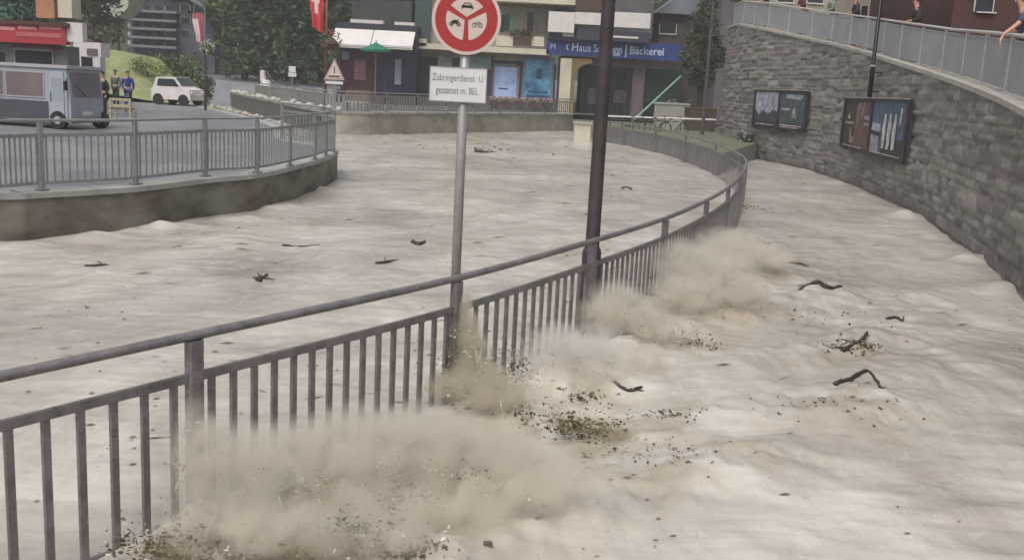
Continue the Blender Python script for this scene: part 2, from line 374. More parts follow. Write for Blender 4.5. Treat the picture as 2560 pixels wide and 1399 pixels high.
fpath = catmull(fr, 10)
steel_left = mat('grey_green_steel', (140, 144, 143), .5, .1, 9, .1, 60, .3)
railing('railing', 'grey steel railing on the concrete wall in front of the grey electric bus', fpath, ZC+1.07, 2, 13, steel_left, None, h=1.06, gap=.2, post=(.09,.06), bar=(.026,.015), rr=.024, posts=fr)
# left bank ground: polygon inside the wall
asph = mat('wet_asphalt', (128, 128, 132), .45, .2, .6, .25, 40, c2=(100,100,105))
bank_poly = [(p.x,p.y) for p in offset(lpath,.41)] 
bank_poly = bank_poly + [(-60, lpath[-1].y+10), (-60, lpath[0].y)]
def polyfill(name, pts, z, m, label):
    from mathutils.geometry import tessellate_polygon
    bm = bmesh.new(); vs = [bm.verts.new((x, y, z)) for x, y in pts]
    for tri in tessellate_polygon([[Vector((x, y, 0)) for x, y in pts]]):
        try: bm.faces.new([vs[i] for i in tri])
        except ValueError: pass
    bm.normal_update()
    for f in bm.faces:
        if f.normal.z < 0: f.normal_flip()
    me = bpy.data.meshes.new(name); bm.to_mesh(me); bm.free(); me.materials.append(m)
    o = bpy.data.objects.new(name, me); COL.objects.link(o); return tag(o, label, 'ground', kind='structure')
polyfill('road', bank_poly, ZC-.02, asph, 'wet grey road on the left bank')

# ---- far channel wall -------------------------------------------
ZF = 1.15
fw_px = [((540,222),1.15),((601,237),1.15),((700,256),1.15),((793,274),1.15)]
fw = [Vector((*atz(*p, z)[:2],0)) for p, z in fw_px]
fw += [Vector((*atz(x,y,WZ)[:2],0)) for x, y in ((905,338),(1000,336),(1100,334),(1240,331),(1430,327))]
fw.insert(0, fw[0]*2-fw[1]+Vector((-3,2,0))); 
fwpath = catmull(fw, 6)
farm = mat('rough_far_wall', (156, 151, 140), .9, .2, .8, .5, 8, c2=(124,118,106), stretch=(1,1,1.6))
fwall = thing('retaining_wall', 'pale rough channel wall on the far side of the bend below the shops', 'wall', (fw[5].x, fw[5].y, -.6))
part('wall', farm, fwall, lambda b: walls(b, [p for p in fwpath if p.x > fw[4].x], .5, -.6, ZF-.1))
brown = mat('brown_wet_wall', (92, 86, 84), .8, .15, 1.2, .4, 9)
part('wall', brown, fwall, lambda b: walls(b, [p for p in fwpath if p.x <= fw[4].x+.4], .5, -.6, ZF-.11))['label'] = 'dark brown stretch of the wall upstream'
part('coping', mat('weathered_coping', (150,148,142), .85, .2, 2), fwall, lambda b: coping(b, fwpath, -.04, .55, ZF-.1, ZF))
terr = [(p.x,p.y) for p in offset(fwpath,.5)]
terr = terr + [(fw[-1].x+1.2, fw[-1].y+1.5), (60, fw[-1].y+6), (60, 190), (-110, 190), (-110, fw[0].y+14)]
polyfill('pavement', terr, ZF-.02, mat('wet_paving', (132,130,130), .5, .12, .5, .2, 30), 'wet paved square beyond the channel')
# right bank beyond the railing
rb = [near_pts[i] for i in range(11, 16)]
rb0 = [(p.x+.05,p.y+.25) for p in rb]
# ---- right side: tall curved stone wall --------------------------
sw_px = [(2560,740),(2450,650),(2380,597),(2300,540),(2200,493),(2100,450),(2000,420),(1872,393),(1822,379),(1794,370)]
sw = [Vector((*atz(x, y, WZ)[:2],0)) for x, y in sw_px]
sw = [Vector((4.2,-2,0)), Vector((5.3,4.5,0)), Vector((6.55,10,0))] + sw
spath = catmull(sw, 10)
scum = [0.0]
for a, b in zip(spath, spath[1:]): scum.append(scum[-1]+(b-a).length)
_y = np.array([p.y for p in spath]); _s = np.array(scum)
zk = [(-2,1.1),(14.6,2.66),(18,2.99),(20.8,3.23),(24.95,3.56),(29.6,4.02),(35.5,4.62),(40.8,5.18),(46.4,5.9),(51,6.33)]
def zcop(p): return float(np.interp(p.y, [a for a,b in zk], [b for a,b in zk]))
def sat(s):
    s = min(max(s, 0), scum[-1]-1e-4); i = int(np.searchsorted(_s, s, side='right')-1); i = min(i, len(spath)-2)
    a, b = spath[i], spath[i+1]; t = (s-scum[i])/(scum[i+1]-scum[i]); u = (b-a).normalized(); return a.lerp(b, t), u, Vector((-u.y, u.x, 0))
stone_m = bpy.data.materials.new('stone_blocks'); stone_m.use_nodes = True
def _stone():
    n = stone_m.node_tree; b = n.nodes['Principled BSDF']; L = n.links
    at = n.nodes.new('ShaderNodeAttribute'); at.attribute_name = 'tone'
    tc = n.nodes.new('ShaderNodeTexCoord'); no = n.nodes.new('ShaderNodeTexNoise'); no.inputs['Scale'].default_value = 7; no.inputs['Detail'].default_value = 7; no.inputs['Roughness'].default_value = .7
    L.new(tc.outputs['Object'], no.inputs['Vector'])
    mr = n.nodes.new('ShaderNodeMapRange'); mr.inputs[1].default_value = .3; mr.inputs[2].default_value = .7; mr.inputs[3].default_value = .72; mr.inputs[4].default_value = 1.2; L.new(no.outputs[0], mr.inputs[0])
    mx = n.nodes.new('ShaderNodeMixRGB'); mx.blend_type = 'MULTIPLY'; mx.inputs[0].default_value = 1; L.new(at.outputs['Color'], mx.inputs[1]); L.new(mr.outputs[0], mx.inputs[2])
    L.new(mx.outputs[0], b.inputs['Base Color']); b.inputs['Roughness'].default_value = .8; b.inputs['Specular IOR Level'].default_value = .3
    bp = n.nodes.new('ShaderNodeBump'); bp.inputs['Strength'].default_value = .5; bp.inputs['Distance'].default_value = .03; L.new(no.outputs[0], bp.inputs['Height']); L.new(bp.outputs[0], b.inputs['Normal'])
_stone()
swall = thing('stone_wall', 'tall curved wall of grey stone blocks rising behind the flooded street', 'wall', (8, 18, 0))
def stone_wall():
    S = scum[-1]; ss = [0.0]
    while ss[-1] < S:
        ss.append(ss[-1] + (.10 if ss[-1] < 10 else .045 if ss[-1] < 28 else .07))
    ss = np.array(ss[:-1]); zs = np.arange(-.35, 6.6, .042); ny, nx = len(zs), len(ss)
    fr = [sat(s) for s in ss]; P = np.array([[f[0].x, f[0].y] for f in fr]); N = np.array([[f[2].x, f[2].y] for f in fr]); zc = np.array([zcop(f[0]) for f in fr])
    r = np.random.default_rng(3); D = np.zeros((ny, nx)); C = np.zeros((ny, nx, 3))
    pal = np.array([lin(c) for c in ((132,127,125),(122,117,115),(144,138,134),(116,112,109),(128,125,119),(129,121,122),(152,146,141),(112,107,107),(134,129,122))])
    mort = np.array(lin((112,106,103)))
    z = -.5; 
    while z < 6.8:
        h = r.uniform(.15,.30); s = r.uniform(-.5,0); rows = np.where((zs >= z) & (zs < z+h))[0]
        while s < S+1:
            wd = r.uniform(.25,.9)*(1+h); cols = np.where((ss >= s) & (ss < s+wd))[0]
            if len(cols) and len(rows):
                c = pal[r.integers(len(pal))]*r.uniform(.92,1.08); off = r.uniform(.0,.045)
                tz, ts = r.normal(0,.03), r.normal(0,.02)
                dz = np.minimum(zs[rows]-z, z+h-zs[rows])[:,None]; ds = np.minimum(ss[cols]-s, s+wd-ss[cols])[None,:]
                e = np.clip(np.minimum(dz/.035, ds/.04), 0, 1)
                D[np.ix_(rows, cols)] = e*(.016+off*.4+tz*(zs[rows][:,None]-z)/h+ts*(ss[cols][None,:]-s)/wd)
                C[np.ix_(rows, cols)] = mort*(1-e[...,None]**.6)+c*e[...,None]**.6
            s += wd
        z += h
    SS, ZZ = np.meshgrid(ss, zs); D += .012*pnoise(SS*9, ZZ*9, 1)+.01*pnoise(SS*3, ZZ*4, 2)
    moss = np.clip(pnoise(SS*.35, ZZ*.5, 9)*2.2, 0, 1)[...,None]; C = C*(1-moss*.22)+np.array(lin((98,102,80)))*moss*.22
    wet = np.clip(1-(ZZ-.1-.5*pnoise(SS*.5, ZZ*.2, 11))/.7, 0, 1)[...,None]; C = C*(1-.28*wet)
    Zc = np.minimum(ZZ, zc[None,:]-.1)
    co = np.stack([P[:,0][None]+N[:,0][None]*D, P[:,1][None]+N[:,1][None]*D, Zc], -1).reshape(-1,3) - np.array(swall.location)
    i = np.arange(ny*nx).reshape(ny, nx); q = np.stack([i[:-1,:-1], i[1:,:-1], i[1:,1:], i[:-1,1:]], -1).reshape(-1,4)
    keep = (ZZ[:-1,:-1] < zc[None,:-1]).reshape(-1); q = q[keep]
    return gridmesh('wall', co, q, stone_m, swall, C.reshape(-1,3), smooth=False)
stone_wall()
# core behind the facing, coping
core = MB(); n_ = [(p, zcop(p)) for p in spath]
o2 = offset(spath, -.45); o1 = offset(spath, -.03)
vs = []
for (p, zc_), a, c in zip(n_, o1, o2): vs += [(a.x,a.y,-.5),(a.x,a.y,zc_-.11),(c.x,c.y,zc_-.11),(c.x,c.y,-.5)]
core.add(vs, [(i*4+k,(i+1)*4+k,(i+1)*4+(k+1)%4,i*4+(k+1)%4) for i in range(len(n_)-1) for k in range(4)]+[(0,1,2,3),tuple((len(n_)-1)*4+k for k in (3,2,1,0))])
core.build('core', mat('mortar', (96,92,88), .9, .1, 3), swall)
part('coping', mat('pale_stone_coping', (168,162,156), .8, .12, 3, .3, 20), swall, lambda b: coping(b, spath, .07, -.5, lambda p: zcop(p)-.105, zcop))
# promenade on top
pm = MB(); o3 = offset(spath, -.51); o4 = offset(spath, -7.5); vs = []
for (p, zc_), a, c in zip(n_, o3, o4): vs += [(a.x,a.y,zc_-.08),(c.x,c.y,zc_-.08)]
pm.add(vs, [(i*2,i*2+1,i*2+3,i*2+2) for i in range(len(n_)-1)])
tag(pm.build('footpath', mat('path_paving', (128,124,120), .7, .1, 2)), 'raised sloping footpath above the stone wall', 'path', kind='structure')
rpath = offset(spath, -.22)
rpath = [p for p in rpath if p.y > 3]
g_panel = mat('grey_mesh_infill', (150,152,156), .55, .06, 1.2, .1, 80, .1)
def upper_railing():
    pal = mat('pale_handrail', (176,172,172), .45, .06, 6)
    t = thing('railing', 'pale handrail with grey slatted panels along the top of the stone wall', 'railing', (rpath[0].x, rpath[0].y, zcop(rpath[0])))
    zt = lambda p: zcop(p)+1.06
    part('top_rail', pal, t, lambda b: b.tube([(p.x,p.y,zt(p)) for p in rpath], .035, 8), smooth=True)
    posts = resample(rpath, 2.3)
    for p in posts: part('post', pal, t, lambda b: (b.obox((p.x,p.y,zcop(p)+.51), .05,.05,1.02, 0), b.obox((p.x,p.y,zcop(p)+.02),.16,.12,.04,0)))
    dk = mat('dark_foot', (60,56,54), .6)
    for p, q in zip(posts, posts[1:]):
        def pan(b):
            L = (q-p).length; k = int(L/.05); u = (q-p).normalized(); a = math.atan2(u.y,u.x)
            for i in range(1, k):
                c = p.lerp(q, i/k); zc_ = zcop(c); b.obox((c.x,c.y,zc_+.53), .036,.012,.86, a)
            for zz in (.10,.96):
                m_ = (zcop(p)+zcop(q))/2
                n = Vector((-u.y,u.x,0))*.012; A = p+u*.03; B = q-u*.03; za, zb = zcop(p)+zz-.02, zcop(q)+zz-.02
                b.add([A-n+Vector((0,0,za)),A+n+Vector((0,0,za)),A+n+Vector((0,0,za+.04)),A-n+Vector((0,0,za+.04)),B-n+Vector((0,0,zb)),B+n+Vector((0,0,zb)),B+n+Vector((0,0,zb+.04)),B-n+Vector((0,0,zb+.04))],
                      [(0,1,2,3),(7,6,5,4),(0,4,5,1),(1,5,6,2),(2,6,7,3),(3,7,4,0)])
        part('slatted_panel', g_panel, t, pan)
upper_railing()

# ---- text --------------------------------------------------------
def text(name, s, size, origin, u, up, m, parent, depth=.004, width=None, bold=0.0):
    cu = bpy.data.curves.new('lettering', 'FONT'); cu.body = s; cu.size = size; cu.extrude = depth/2; cu.offset = bold; cu.resolution_u = 3
    ob = bpy.data.objects.new('lettering', cu); COL.objects.link(ob); bpy.context.view_layer.update()
    me = bpy.data.meshes.new_from_object(ob.evaluated_get(bpy.context.evaluated_depsgraph_get()))
    bpy.data.objects.remove(ob); n = Vector(u).cross(Vector(up)); xs = [v.co.x for v in me.vertices]
    k = width/(max(xs)-min(xs)) if width else 1.0; x0 = min(xs); o0 = worldloc(parent)
    for v in me.vertices:
        p = Vector(origin) + Vector(u)*((v.co.x-x0)*k) + Vector(up)*v.co.y + n*v.co.z; v.co = p-o0
    me.materials.clear(); me.materials.append(m); me.name = name
    o = bpy.data.objects.new(name, me); COL.objects.link(o); o.parent = parent; return o

# ---- poster frames on the stone wall ------------------------------
def facing(px, py, Y0=None):
    """point of the stone wall seen at that pixel"""
    best = None
    for i in range(0, 1200):
        s = scum[-1]*i/1200; p, u, n = sat(s); d = ray(px, py); q = EYE + d*(p.y/d.y)
        if best is None or abs(q.x-p.x) < best[0]:
            if p.y > 9: best = (abs(q.x-p.x), s, q.z)
    return best[1], best[2]
black = mat('black_frame', (42,38,40), .4, .05, 6)
def poster(px0, px1, pyt, pyb, label, panels):
    sa, _ = facing(px0, (pyt+pyb)/2); sb, _ = facing(px1, (pyt+pyb)/2+5)
    mx = (px0+px1)/2; sm, zt = facing(mx, pyt); _, zb = facing(mx, pyb)
    pa, pb = sat(sa)[0], sat(sb)[0]; 
    u = (pb-pa).normalized(); wd = (pb-pa).length; n = Vector((-u.y,u.x,0))
    n = Vector((u.y,-u.x,0))                # towards the street
    o = pa + n*.14 + Vector((0,0,zb)); h = zt-zb; up = Vector((0,0,1))
    t = thing('poster_board', label, 'poster board', (o.x+u.x*wd/2, o.y+u.y*wd/2, zb), 0, 'poster boards on the stone wall')
    def slab(b, a, c, d, e, f0, f1):
        b.ext([o+u*(a*wd)+up*(d*h)+n*f0, o+u*(c*wd)+up*(d*h)+n*f0, o+u*(c*wd)+up*(e*h)+n*f0, o+u*(a*wd)+up*(e*h)+n*f0], n*(f1-f0))
    part('backboard', mat('backboard', (70,66,66), .6), t, lambda b: slab(b, 0,1,0,1,-.12,0))
    f = .022
    part('frame', black, t, lambda b: (slab(b,-.01,f,-.02,1.02,0,.05), slab(b,1-f,1.01,-.02,1.02,0,.05), slab(b,f,1-f,-.02,.03,0,.05), slab(b,f,1-f,.97,1.02,0,.05), slab(b,.49,.51,.03,.97,0,.045)))
    part('trim', mat('pale_trim', (170,165,160), .5), t, lambda b: slab(b,.02,.98,1.022,1.04,-.02,.05))
    for k, sh in enumerate(panels):
        x0, x1 = (f,.49) if k == 0 else (.51,1-f)
        ps = None
        for j, (m, poly) in enumerate(sh):
            z = .004+.003*j
            def fn(b): b.ext([o+u*((x0+(x1-x0)*a)*wd)+up*((.03+.94*c)*h)+n*z for a, c in poly], n*.002)
            q = part('poster' if j == 0 else 'printed_shape', m, t if j == 0 else ps, fn)
            if j == 0: ps = q
    return t
def C_(c, r=.5): return mat('print_%d_%d_%d' % c, c, r, .22, 4, lohi=(.4,.62))
full = [(0,0),(1,0),(1,1),(0,1)]
def strip(y0, y1, x0=.06, x1=.94): return [(x0,y0),(x1,y0),(x1,y1),(x0,y1)]
poster(1893,2026,228,322,'smaller dark framed double poster on the stone wall with a pale mountain print', [
    [(C_((168,168,180)),full),(C_((70,68,82)),[(0,.14),(1,.14),(1,.42),(.8,.5),(.6,.36),(.35,.45),(.2,.3),(0,.5)]),(C_((210,208,214)),[(.08,.6),(.2,.52),(.28,.62),(.18,.7)]),(C_((214,212,212)),[(.12,.38),(.22,.36),(.24,.46),(.14,.48)]),(C_((60,54,62)),strip(0,.14,0,1)),(C_((190,180,182)),strip(.03,.06,.1,.85))],
    [(C_((78,90,96)),full),(C_((164,172,176)),[(.2,.84),(.8,.8),(.85,.92),(.25,.96)]),(C_((160,176,178)),strip(.5,.56,.1,.42)),(C_((150,160,150)),[(.5,.3),(.66,.28),(.62,.6),(.5,.5)]),(C_((60,54,60)),strip(0,.14,0,1)),(C_((190,184,186)),strip(.07,.10,.06,.9)),(C_((182,176,180)),strip(.02,.045,.1,.8))]])
poster(2118,2283,250,388,'larger framed double poster under the black lamp post, brown and blue prints', [
    [(C_((74,62,56)),full),(C_((112,88,86)),[(.42,.05),(.95,.02),(.9,.98),(.45,.95)]),(C_((150,126,120)),[(.55,.55),(.62,.96),(.52,.98),(.48,.6)]),(C_((152,128,124)),[(.68,.6),(.76,.96),(.7,.98),(.62,.7)]),(C_((196,188,170)),strip(.5,.54,.06,.4)),(C_((180,170,160)),[(.14,.6),(.24,.6),(.22,.7),(.16,.7)]),(C_((164,160,188)),strip(.62,.7,.78,.96)),(C_((160,156,180)),strip(.5,.56,.78,.96)),(C_((150,138,124)),[(.3,.1),(.46,.1),(.48,.22),(.38,.24),(.34,.45),(.28,.4)]),(C_((205,196,180)),strip(.015,.035,.04,.8))],
    [(C_((84,104,132)),full),(C_((60,64,66)),[(.35,0),(1,0),(1,.34),(.4,.3)]),(C_((170,162,172)),[(0,.0),(.28,.0),(.26,.34),(.0,.4)]),(C_((176,186,200)),[(.0,.42),(.3,.4),(.3,.56),(.05,.6)]),(C_((54,56,70)),[(.0,.36),(.3,.34),(.3,.42),(.0,.44)])]
    + [(C_((206,206,200)),[(x,.12),(x+.07,.14),(x+.09,.5),(x+.07,.78),(x+.03,.78),(x-.01,.5)]) for x in (.38,.53,.68)] + [(C_((190,190,180)),[(.84,.6),(.88,.6),(.9,.88),(.85,.9)]),(C_((200,196,190)),strip(.015,.035,.1,.95))]])

# ---- black lamp post in front of the stone wall --------------------
def lamp_on_wall():
    s, z0 = facing(2199, 243); p, u, n = sat(s); q = p + n*.30
    m = mat('black_cast_iron', (28,25,27), .35, .05, 8, 0, None, .4)
    z0 = RC(2190,2210,0,245,q.y)[3]
    t = thing('lamp_post', 'thin black lamp post bracketed to the stone wall above the larger poster board', 'street lamp', (q.x,q.y,z0))
    part('pole', m, t, lambda b: b.tube([(q.x,q.y,z0),(q.x,q.y,z0+1),(q.x,q.y,z0+1.02),(q.x,q.y,9.2)], [.075,.075,.06,.05], 12), smooth=True)
    part('collar', mat('pale_ring', (170,168,166), .5), t, lambda b: b.cyl((q.x,q.y,z0+.92), .095, .05, 12))
    for dz in (.18,.75): part('bracket', m, t, lambda b: b.tube([q+Vector((0,0,z0+dz)), p-n*.02+Vector((0,0,z0+dz))], .03, 6))
    part('lantern', m, t, lambda b: (b.cyl((q.x,q.y,9.2), .1, .5, 8, .2), b.cyl((q.x,q.y,9.7), .24, .22, 8, .03)))
lamp_on_wall()

# ---- the two tall poles by the near railing -------------------------
def street_pole():
    p = atz(1484, 612, 1.1) + Vector((.0,.17,0)); m = mat('bronze_lamp_pole', (74,66,68), .45, .15, 5, .15, 30, .3)
    t = thing('lamp_post', 'thick dark brown lamp post rising behind the near railing', 'street lamp', (p.x,p.y,-.1))
    part('pole', m, t, lambda b: b.tube([(p.x,p.y,z) for z in (1.0,1.06,3.5,7.4)], [.098,.078,.072,.06], 16), smooth=True)
    part('base', m, t, lambda b: b.tube([(p.x,p.y,z) for z in (-.1,1.0,1.04)], [.105,.105,.09], 16), smooth=True)
    part('hatch', mat('hatch_plate', (60,54,56), .5), t, lambda b: b.box(p.x-.04,p.x+.04,p.y-.112,p.y-.10,.45,.8))
    part('arm', m, t, lambda b: b.tube([(p.x,p.y,7.3),(p.x-.1,p.y-.2,7.6),(p.x-.3,p.y-.7,7.7)], [.04,.035,.03], 8))
    part('lantern', m, t, lambda b: b.ball((p.x-.32,p.y-.8,7.62), (.22,.34,.12), 12, 6))
street_pole()
def sign_pole():
    p = atz(1143, 690, 1.1) + Vector((-.02,.14,0)); Y = p.y
    g = mat('aluminium_pole', (150,146,146), .45, .08, 8, .1, 40, .3)
    t = thing('traffic_sign', 'round red and white no vehicles sign above a white text plate on a pole', 'traffic sign', (p.x,p.y,-.1))
    part('pole', g, t, lambda b: b.tube([(p.x,p.y,-.1),(p.x,p.y,3.75)], .042, 14), smooth=True)
    zc = atd(1168, 50, Y).z; cx = atd(1168, 50, Y-.06).x; cx = p.x + .02
    cx = atd(1166, 50, Y-.06).x
    k = (Y/ray(1168,50).y)/F; Ro = 86*k        # metres per survey pixel at the sign
    u = Vector((1,.05,0)).normalized(); up = Vector((0,0,1)); n = u.cross(up); o = Vector((cx, Y-.05, zc))
    if n.y > 0: n = -n
    def disc(b, r, f0, f1, N=64): b.ext([o+u*(r*math.cos(2*math.pi*i/N))+up*(r*math.sin(2*math.pi*i/N))+n*f0 for i in range(N)], n*(f1-f0))
    wht = mat('sign_white', (200,182,174), .4, .03, 5); red = mat('sign_red', (164,56,56), .4, .06, 4); blk = mat('sign_black', (48,44,36), .5)
    part('sign_plate', wht, t, lambda b: disc(b, Ro, 0, .004)); fc = [c for c in t.children if c.name.startswith('sign_plate')][0]
    part('red_ring', red, fc, lambda b: disc(b, Ro-.028, .004, .006))
    Ri = 51*k; g2 = 4.5*k
    def sector(a0):
        def fn(b):
            a1 = a0+120; mid = R_(a0+60); c0 = Vector((math.cos(mid), math.sin(mid)))*(g2/math.sin(R_(60)))
            pts = [c0]; 
            da = math.degrees(math.asin(g2/Ri))
            for i in range(15):
                a = R_(a0+da+3+(120-2*da-6)*i/14); pts.append(Vector((math.cos(a), math.sin(a)))*Ri)
            b.ext([o+u*q.x+up*q.y+n*.006 for q in pts], n*.002)
        return fn
    for a in (30,150,270): part('white_field', wht, fc, sector(a))
    def poly(b, pts, cx_, cy_, s): b.ext([o+u*((cx_+x*s)*k)+up*((cy_+y*s)*k)+n*.008 for x, y in pts], n*.002)
    def ring(b, cx_, cy_, r0, r1, N=14):
        for i in range(N):
            a, c = 2*math.pi*i/N, 2*math.pi*(i+1)/N
            poly(b, [(r0*math.cos(a),r0*math.sin(a)),(r1*math.cos(a),r1*math.sin(a)),(r1*math.cos(c),r1*math.sin(c)),(r0*math.cos(c),r0*math.sin(c))], cx_, cy_, 1)
    def car(b):
        c = (1,31)
        poly(b, [(-13,-6),(-13,0),(-11,2.5),(11,2.5),(13,0),(13,-6),(10,-6),(10,-3),(-10,-3),(-10,-6)], *c, 1.1)
        poly(b, [(-10,2.5),(-7.5,8),(7.5,8),(10,2.5),(8,2.5),(6,6.4),(-6,6.4),(-8,2.5)], *c, 1.1)
    part('car_symbol', blk, fc, car)
    part('motorcycle_symbol', blk, fc, lambda b: (ring(b,-37,-13,2.2,5), ring(b,-19,-13,2.2,5), poly(b,[(-11,0),(-6,5),(-1,7),(3,5),(7,4),(9,-2),(4,-3),(-4,-3),(-9,-3)],-28,-9,1), poly(b,[(7,4),(10,8),(8,9),(4,5)],-28,-9,1)))
    part('bicycle_symbol', blk, fc, lambda b: (ring(b,20,-13,4,5.6), ring(b,35,-13,4,5.6), poly(b,[(-8,-4),(-2,4),(-1,4),(-6.5,-4)],28,-9,1), poly(b,[(-2,4),(5,4),(5,3),(-2,3)],28,-9,1), poly(b,[(5,6),(8,-4),(7,-4),(4,5)],28,-9,1), poly(b,[(-2,3),(0,-4),(1,-4),(-1,3)],28,-9,1)))
    for dz in (.12,-.12): part('clamp', g, t, lambda b: b.box(p.x-.06,p.x+.06,Y-.052,Y+.05,zc+dz-.02,zc+dz+.02))
    # text plate
    x0, x1, zt, zb = RC(1073,1217,168,256,Y-.05)
    pl = part('text_plate', mat('plate_white', (206,204,206), .4, .03, 3), t, lambda b: b.box(x0,x1,Y-.055,Y-.05,zb,zt))
    gr = mat('plate_grey_border', (150,150,154), .5)
    part('plate_border', gr, pl, lambda b: (b.box(x0,x1,Y-.058,Y-.0555,zt-.008,zt), b.box(x0,x1,Y-.058,Y-.0555,zb,zb+.008), b.box(x0,x0+.008,Y-.058,Y-.0555,zb+.009,zt-.009), b.box(x1-.008,x1,Y-.058,Y-.0555,zb+.009,zt-.009)))
    ink = mat('plate_ink', (126,125,122), .5); W_ = x1-x0; H = zt-zb; U = Vector((1,0,0)); 
    text('lettering', 'Zubringerdienst  U', .085*H/.30, (x0+.05*W_,Y-.0556,zb+.60*H), U, up, ink, pl, .003, .88*W_, 0)
    text('lettering', 'gestattet m. BEL', .085*H/.30, (x0+.12*W_,Y-.0556,zb+.24*H), U, up, ink, pl, .003, .74*W_, 0)
sign_pole()
# ================================================================ PEOPLE
def skinned(name, joints, edges, m, parent, sub=1, root=0):
    """joints: list of (x,y,z,r); grows one smooth continuous surface"""
    me = bpy.data.meshes.new(name); me.from_pydata([j[:3] for j in joints], edges, [])
    o = bpy.data.objects.new(name, me); COL.objects.link(o)
    md = o.modifiers.new('skin', 'SKIN'); md.use_smooth_shade = True; md.branch_smoothing = .6
    for i, j in enumerate(joints):
        r = j[3]; r = r if isinstance(r, tuple) else (r, r)
        me.skin_vertices[0].data[i].radius = r; me.skin_vertices[0].data[i].use_root = (i == root)
    sb = o.modifiers.new('sub', 'SUBSURF'); sb.levels = sub
    bpy.context.view_layer.update()
    nm = bpy.data.meshes.new_from_object(o.evaluated_get(bpy.context.evaluated_depsgraph_get()))
    o.modifiers.clear(); o.data = nm; bpy.data.meshes.remove(me); nm.name = name; nm.materials.clear(); nm.materials.append(m); nm.shade_smooth()
    o.parent = parent; return o
skin_m = mat('skin', (196, 150, 132), .5, .06, 8)
def person(label, loc, rz, H=1.72, top=(60,60,80), legs=(50,50,60), hair=(50,38,30), pose='stand', fingers=False, group=None, bag=None):
    t = thing('person', label, 'person', loc, rz, group); k = H/1.72
    lean = .12 if pose == 'lean' else .02
    J = {}
    J['pel'] = (0,0,.95,(.13,.10)); J['sp'] = (0,lean*.35,1.15,(.125,.095)); J['ch'] = (0,lean*.8,1.36,(.15,.10)); J['nk'] = (0,lean+.01,1.49,.055); J['hb'] = (0,lean+.03,1.575,(.068,.078)); J['hm'] = (0,lean+.035,1.65,(.076,.09)); J['ht'] = (0,lean+.02,1.72,(.05,.06))
    for s, a in ((-1,'l'),(1,'r')):
        J['sh'+a] = (s*.17,lean*.85,1.42,.055)
        if pose == 'lean':
            if fingers and s == -1: el, wr, hd = (s*.22,.20,1.24), (s*.22,.42,1.04), (s*.22,.45,.95)
            else: el, wr, hd = (s*.27,.12,1.15), (s*.16,.27,1.12), (s*.12,.33,1.12)
        elif pose == 'walk': el, wr, hd = (s*.22,-.06*s,1.16), (s*.22,.12+.06*s,.95), (s*.21,.16+.08*s,.88)
        else: el, wr, hd = (s*.23,-.03,1.15), (s*.22,.06,.91), (s*.21,.09,.83)
        J['el'+a] = (*el,.042); J['wr'+a] = (*wr,.027); J['hd'+a] = (*hd,(.034,.018))
        st = .16*s if pose == 'walk' else 0
        J['hp'+a] = (s*.09,0,.90,.085); J['kn'+a] = (s*.10,.03+st*.8,.50,.055); J['an'+a] = (s*.10,-.02+st,.09,.038); J['to'+a] = (s*.12,.13+st,.035,(.036,.03))
    E = [('pel','sp'),('sp','ch'),('ch','nk'),('nk','hb'),('hb','hm'),('hm','ht')]
    for a in 'lr': E += [('ch','sh'+a),('sh'+a,'el'+a),('el'+a,'wr'+a),('wr'+a,'hd'+a),('pel','hp'+a),('hp'+a,'kn'+a),('kn'+a,'an'+a),('an'+a,'to'+a)]
    if fingers:
        x, y, z = J['hdl'][:3]
        for i in range(4):
            dx = (-1.5+i)*.021; l = (.07,.082,.078,.06)[i]
            J['f%da'%i] = (x+dx,y+.012,z-.035,.0095); J['f%db'%i] = (x+dx*1.05,y+.004,z-.035-l*.55,.0088); J['f%dc'%i] = (x+dx*1.0,y-.016,z-.035-l,.0075)
            E += [('hdl','f%da'%i),('f%da'%i,'f%db'%i),('f%db'%i,'f%dc'%i)]
        J['ta'] = (x+.045,y-.01,z+.0,.011); J['tb'] = (x+.055,y-.02,z-.04,.009); E += [('hdl','ta'),('ta','tb')]
    def grow(nm, keys, ed, m, par, f=1.0, add=0.0, sub=1):
        idx = {q: i for i, q in enumerate(keys)}
        js = []
        for q in keys:
            x, y, z, r = J[q]; r = r if isinstance(r, tuple) else (r, r); js.append((x*k, y*k, z*k, ((r[0]+add)*k*f, (r[1]+add)*k*f)))
        return skinned(nm, js, [(idx[a], idx[b]) for a, b in ed if a in idx and b in idx], m, par, sub)
    body = grow('body', list(J), E, skin_m, t, sub=2 if fingers else 1)
    cm = mat('cloth_%d_%d_%d' % top, top, .85, .15, 12, .3, 60); lm = mat('cloth_%d_%d_%d' % legs, legs, .85, .12, 10, .3, 60)
    jk = ['pel','sp','ch','nk','shl','shr','ell','elr'] + ([] if fingers else ['wrl','wrr'])
    grow('jacket', jk, E, cm, t, add=.018)
    grow('trousers', ['pel','hpl','knl','anl','hpr','knr','anr'], E, lm, t, add=.014)
    hm = J['hm']
    def cap(b):
        nu, nv = 14, 7; vs = []; fs = []
        for j in range(nv+1):
            th = math.pi*.56*j/nv
            for i in range(nu):
                a = 2*math.pi*i/nu; front = max(0, math.sin(a)); kk = 1-.35*front*(j/nv)**2
                vs.append((hm[0]*k+.088*k*math.sin(th*kk)*math.cos(a), (hm[1]-.008)*k+.10*k*math.sin(th*kk)*math.sin(a), (hm[2]+.0)*k+.105*k*math.cos(th*kk)))
        for j in range(nv):
            for i in range(nu): fs.append((j*nu+i,(j+1)*nu+i,(j+1)*nu+(i+1)%nu,j*nu+(i+1)%nu))
        b.add(vs, fs)
    part('hair', mat('hair_%d' % hair[0], hair, .7, .2, 20), t, cap, local=True, smooth=True)
    dk = mat('eye_dark', (40,30,28), .3)
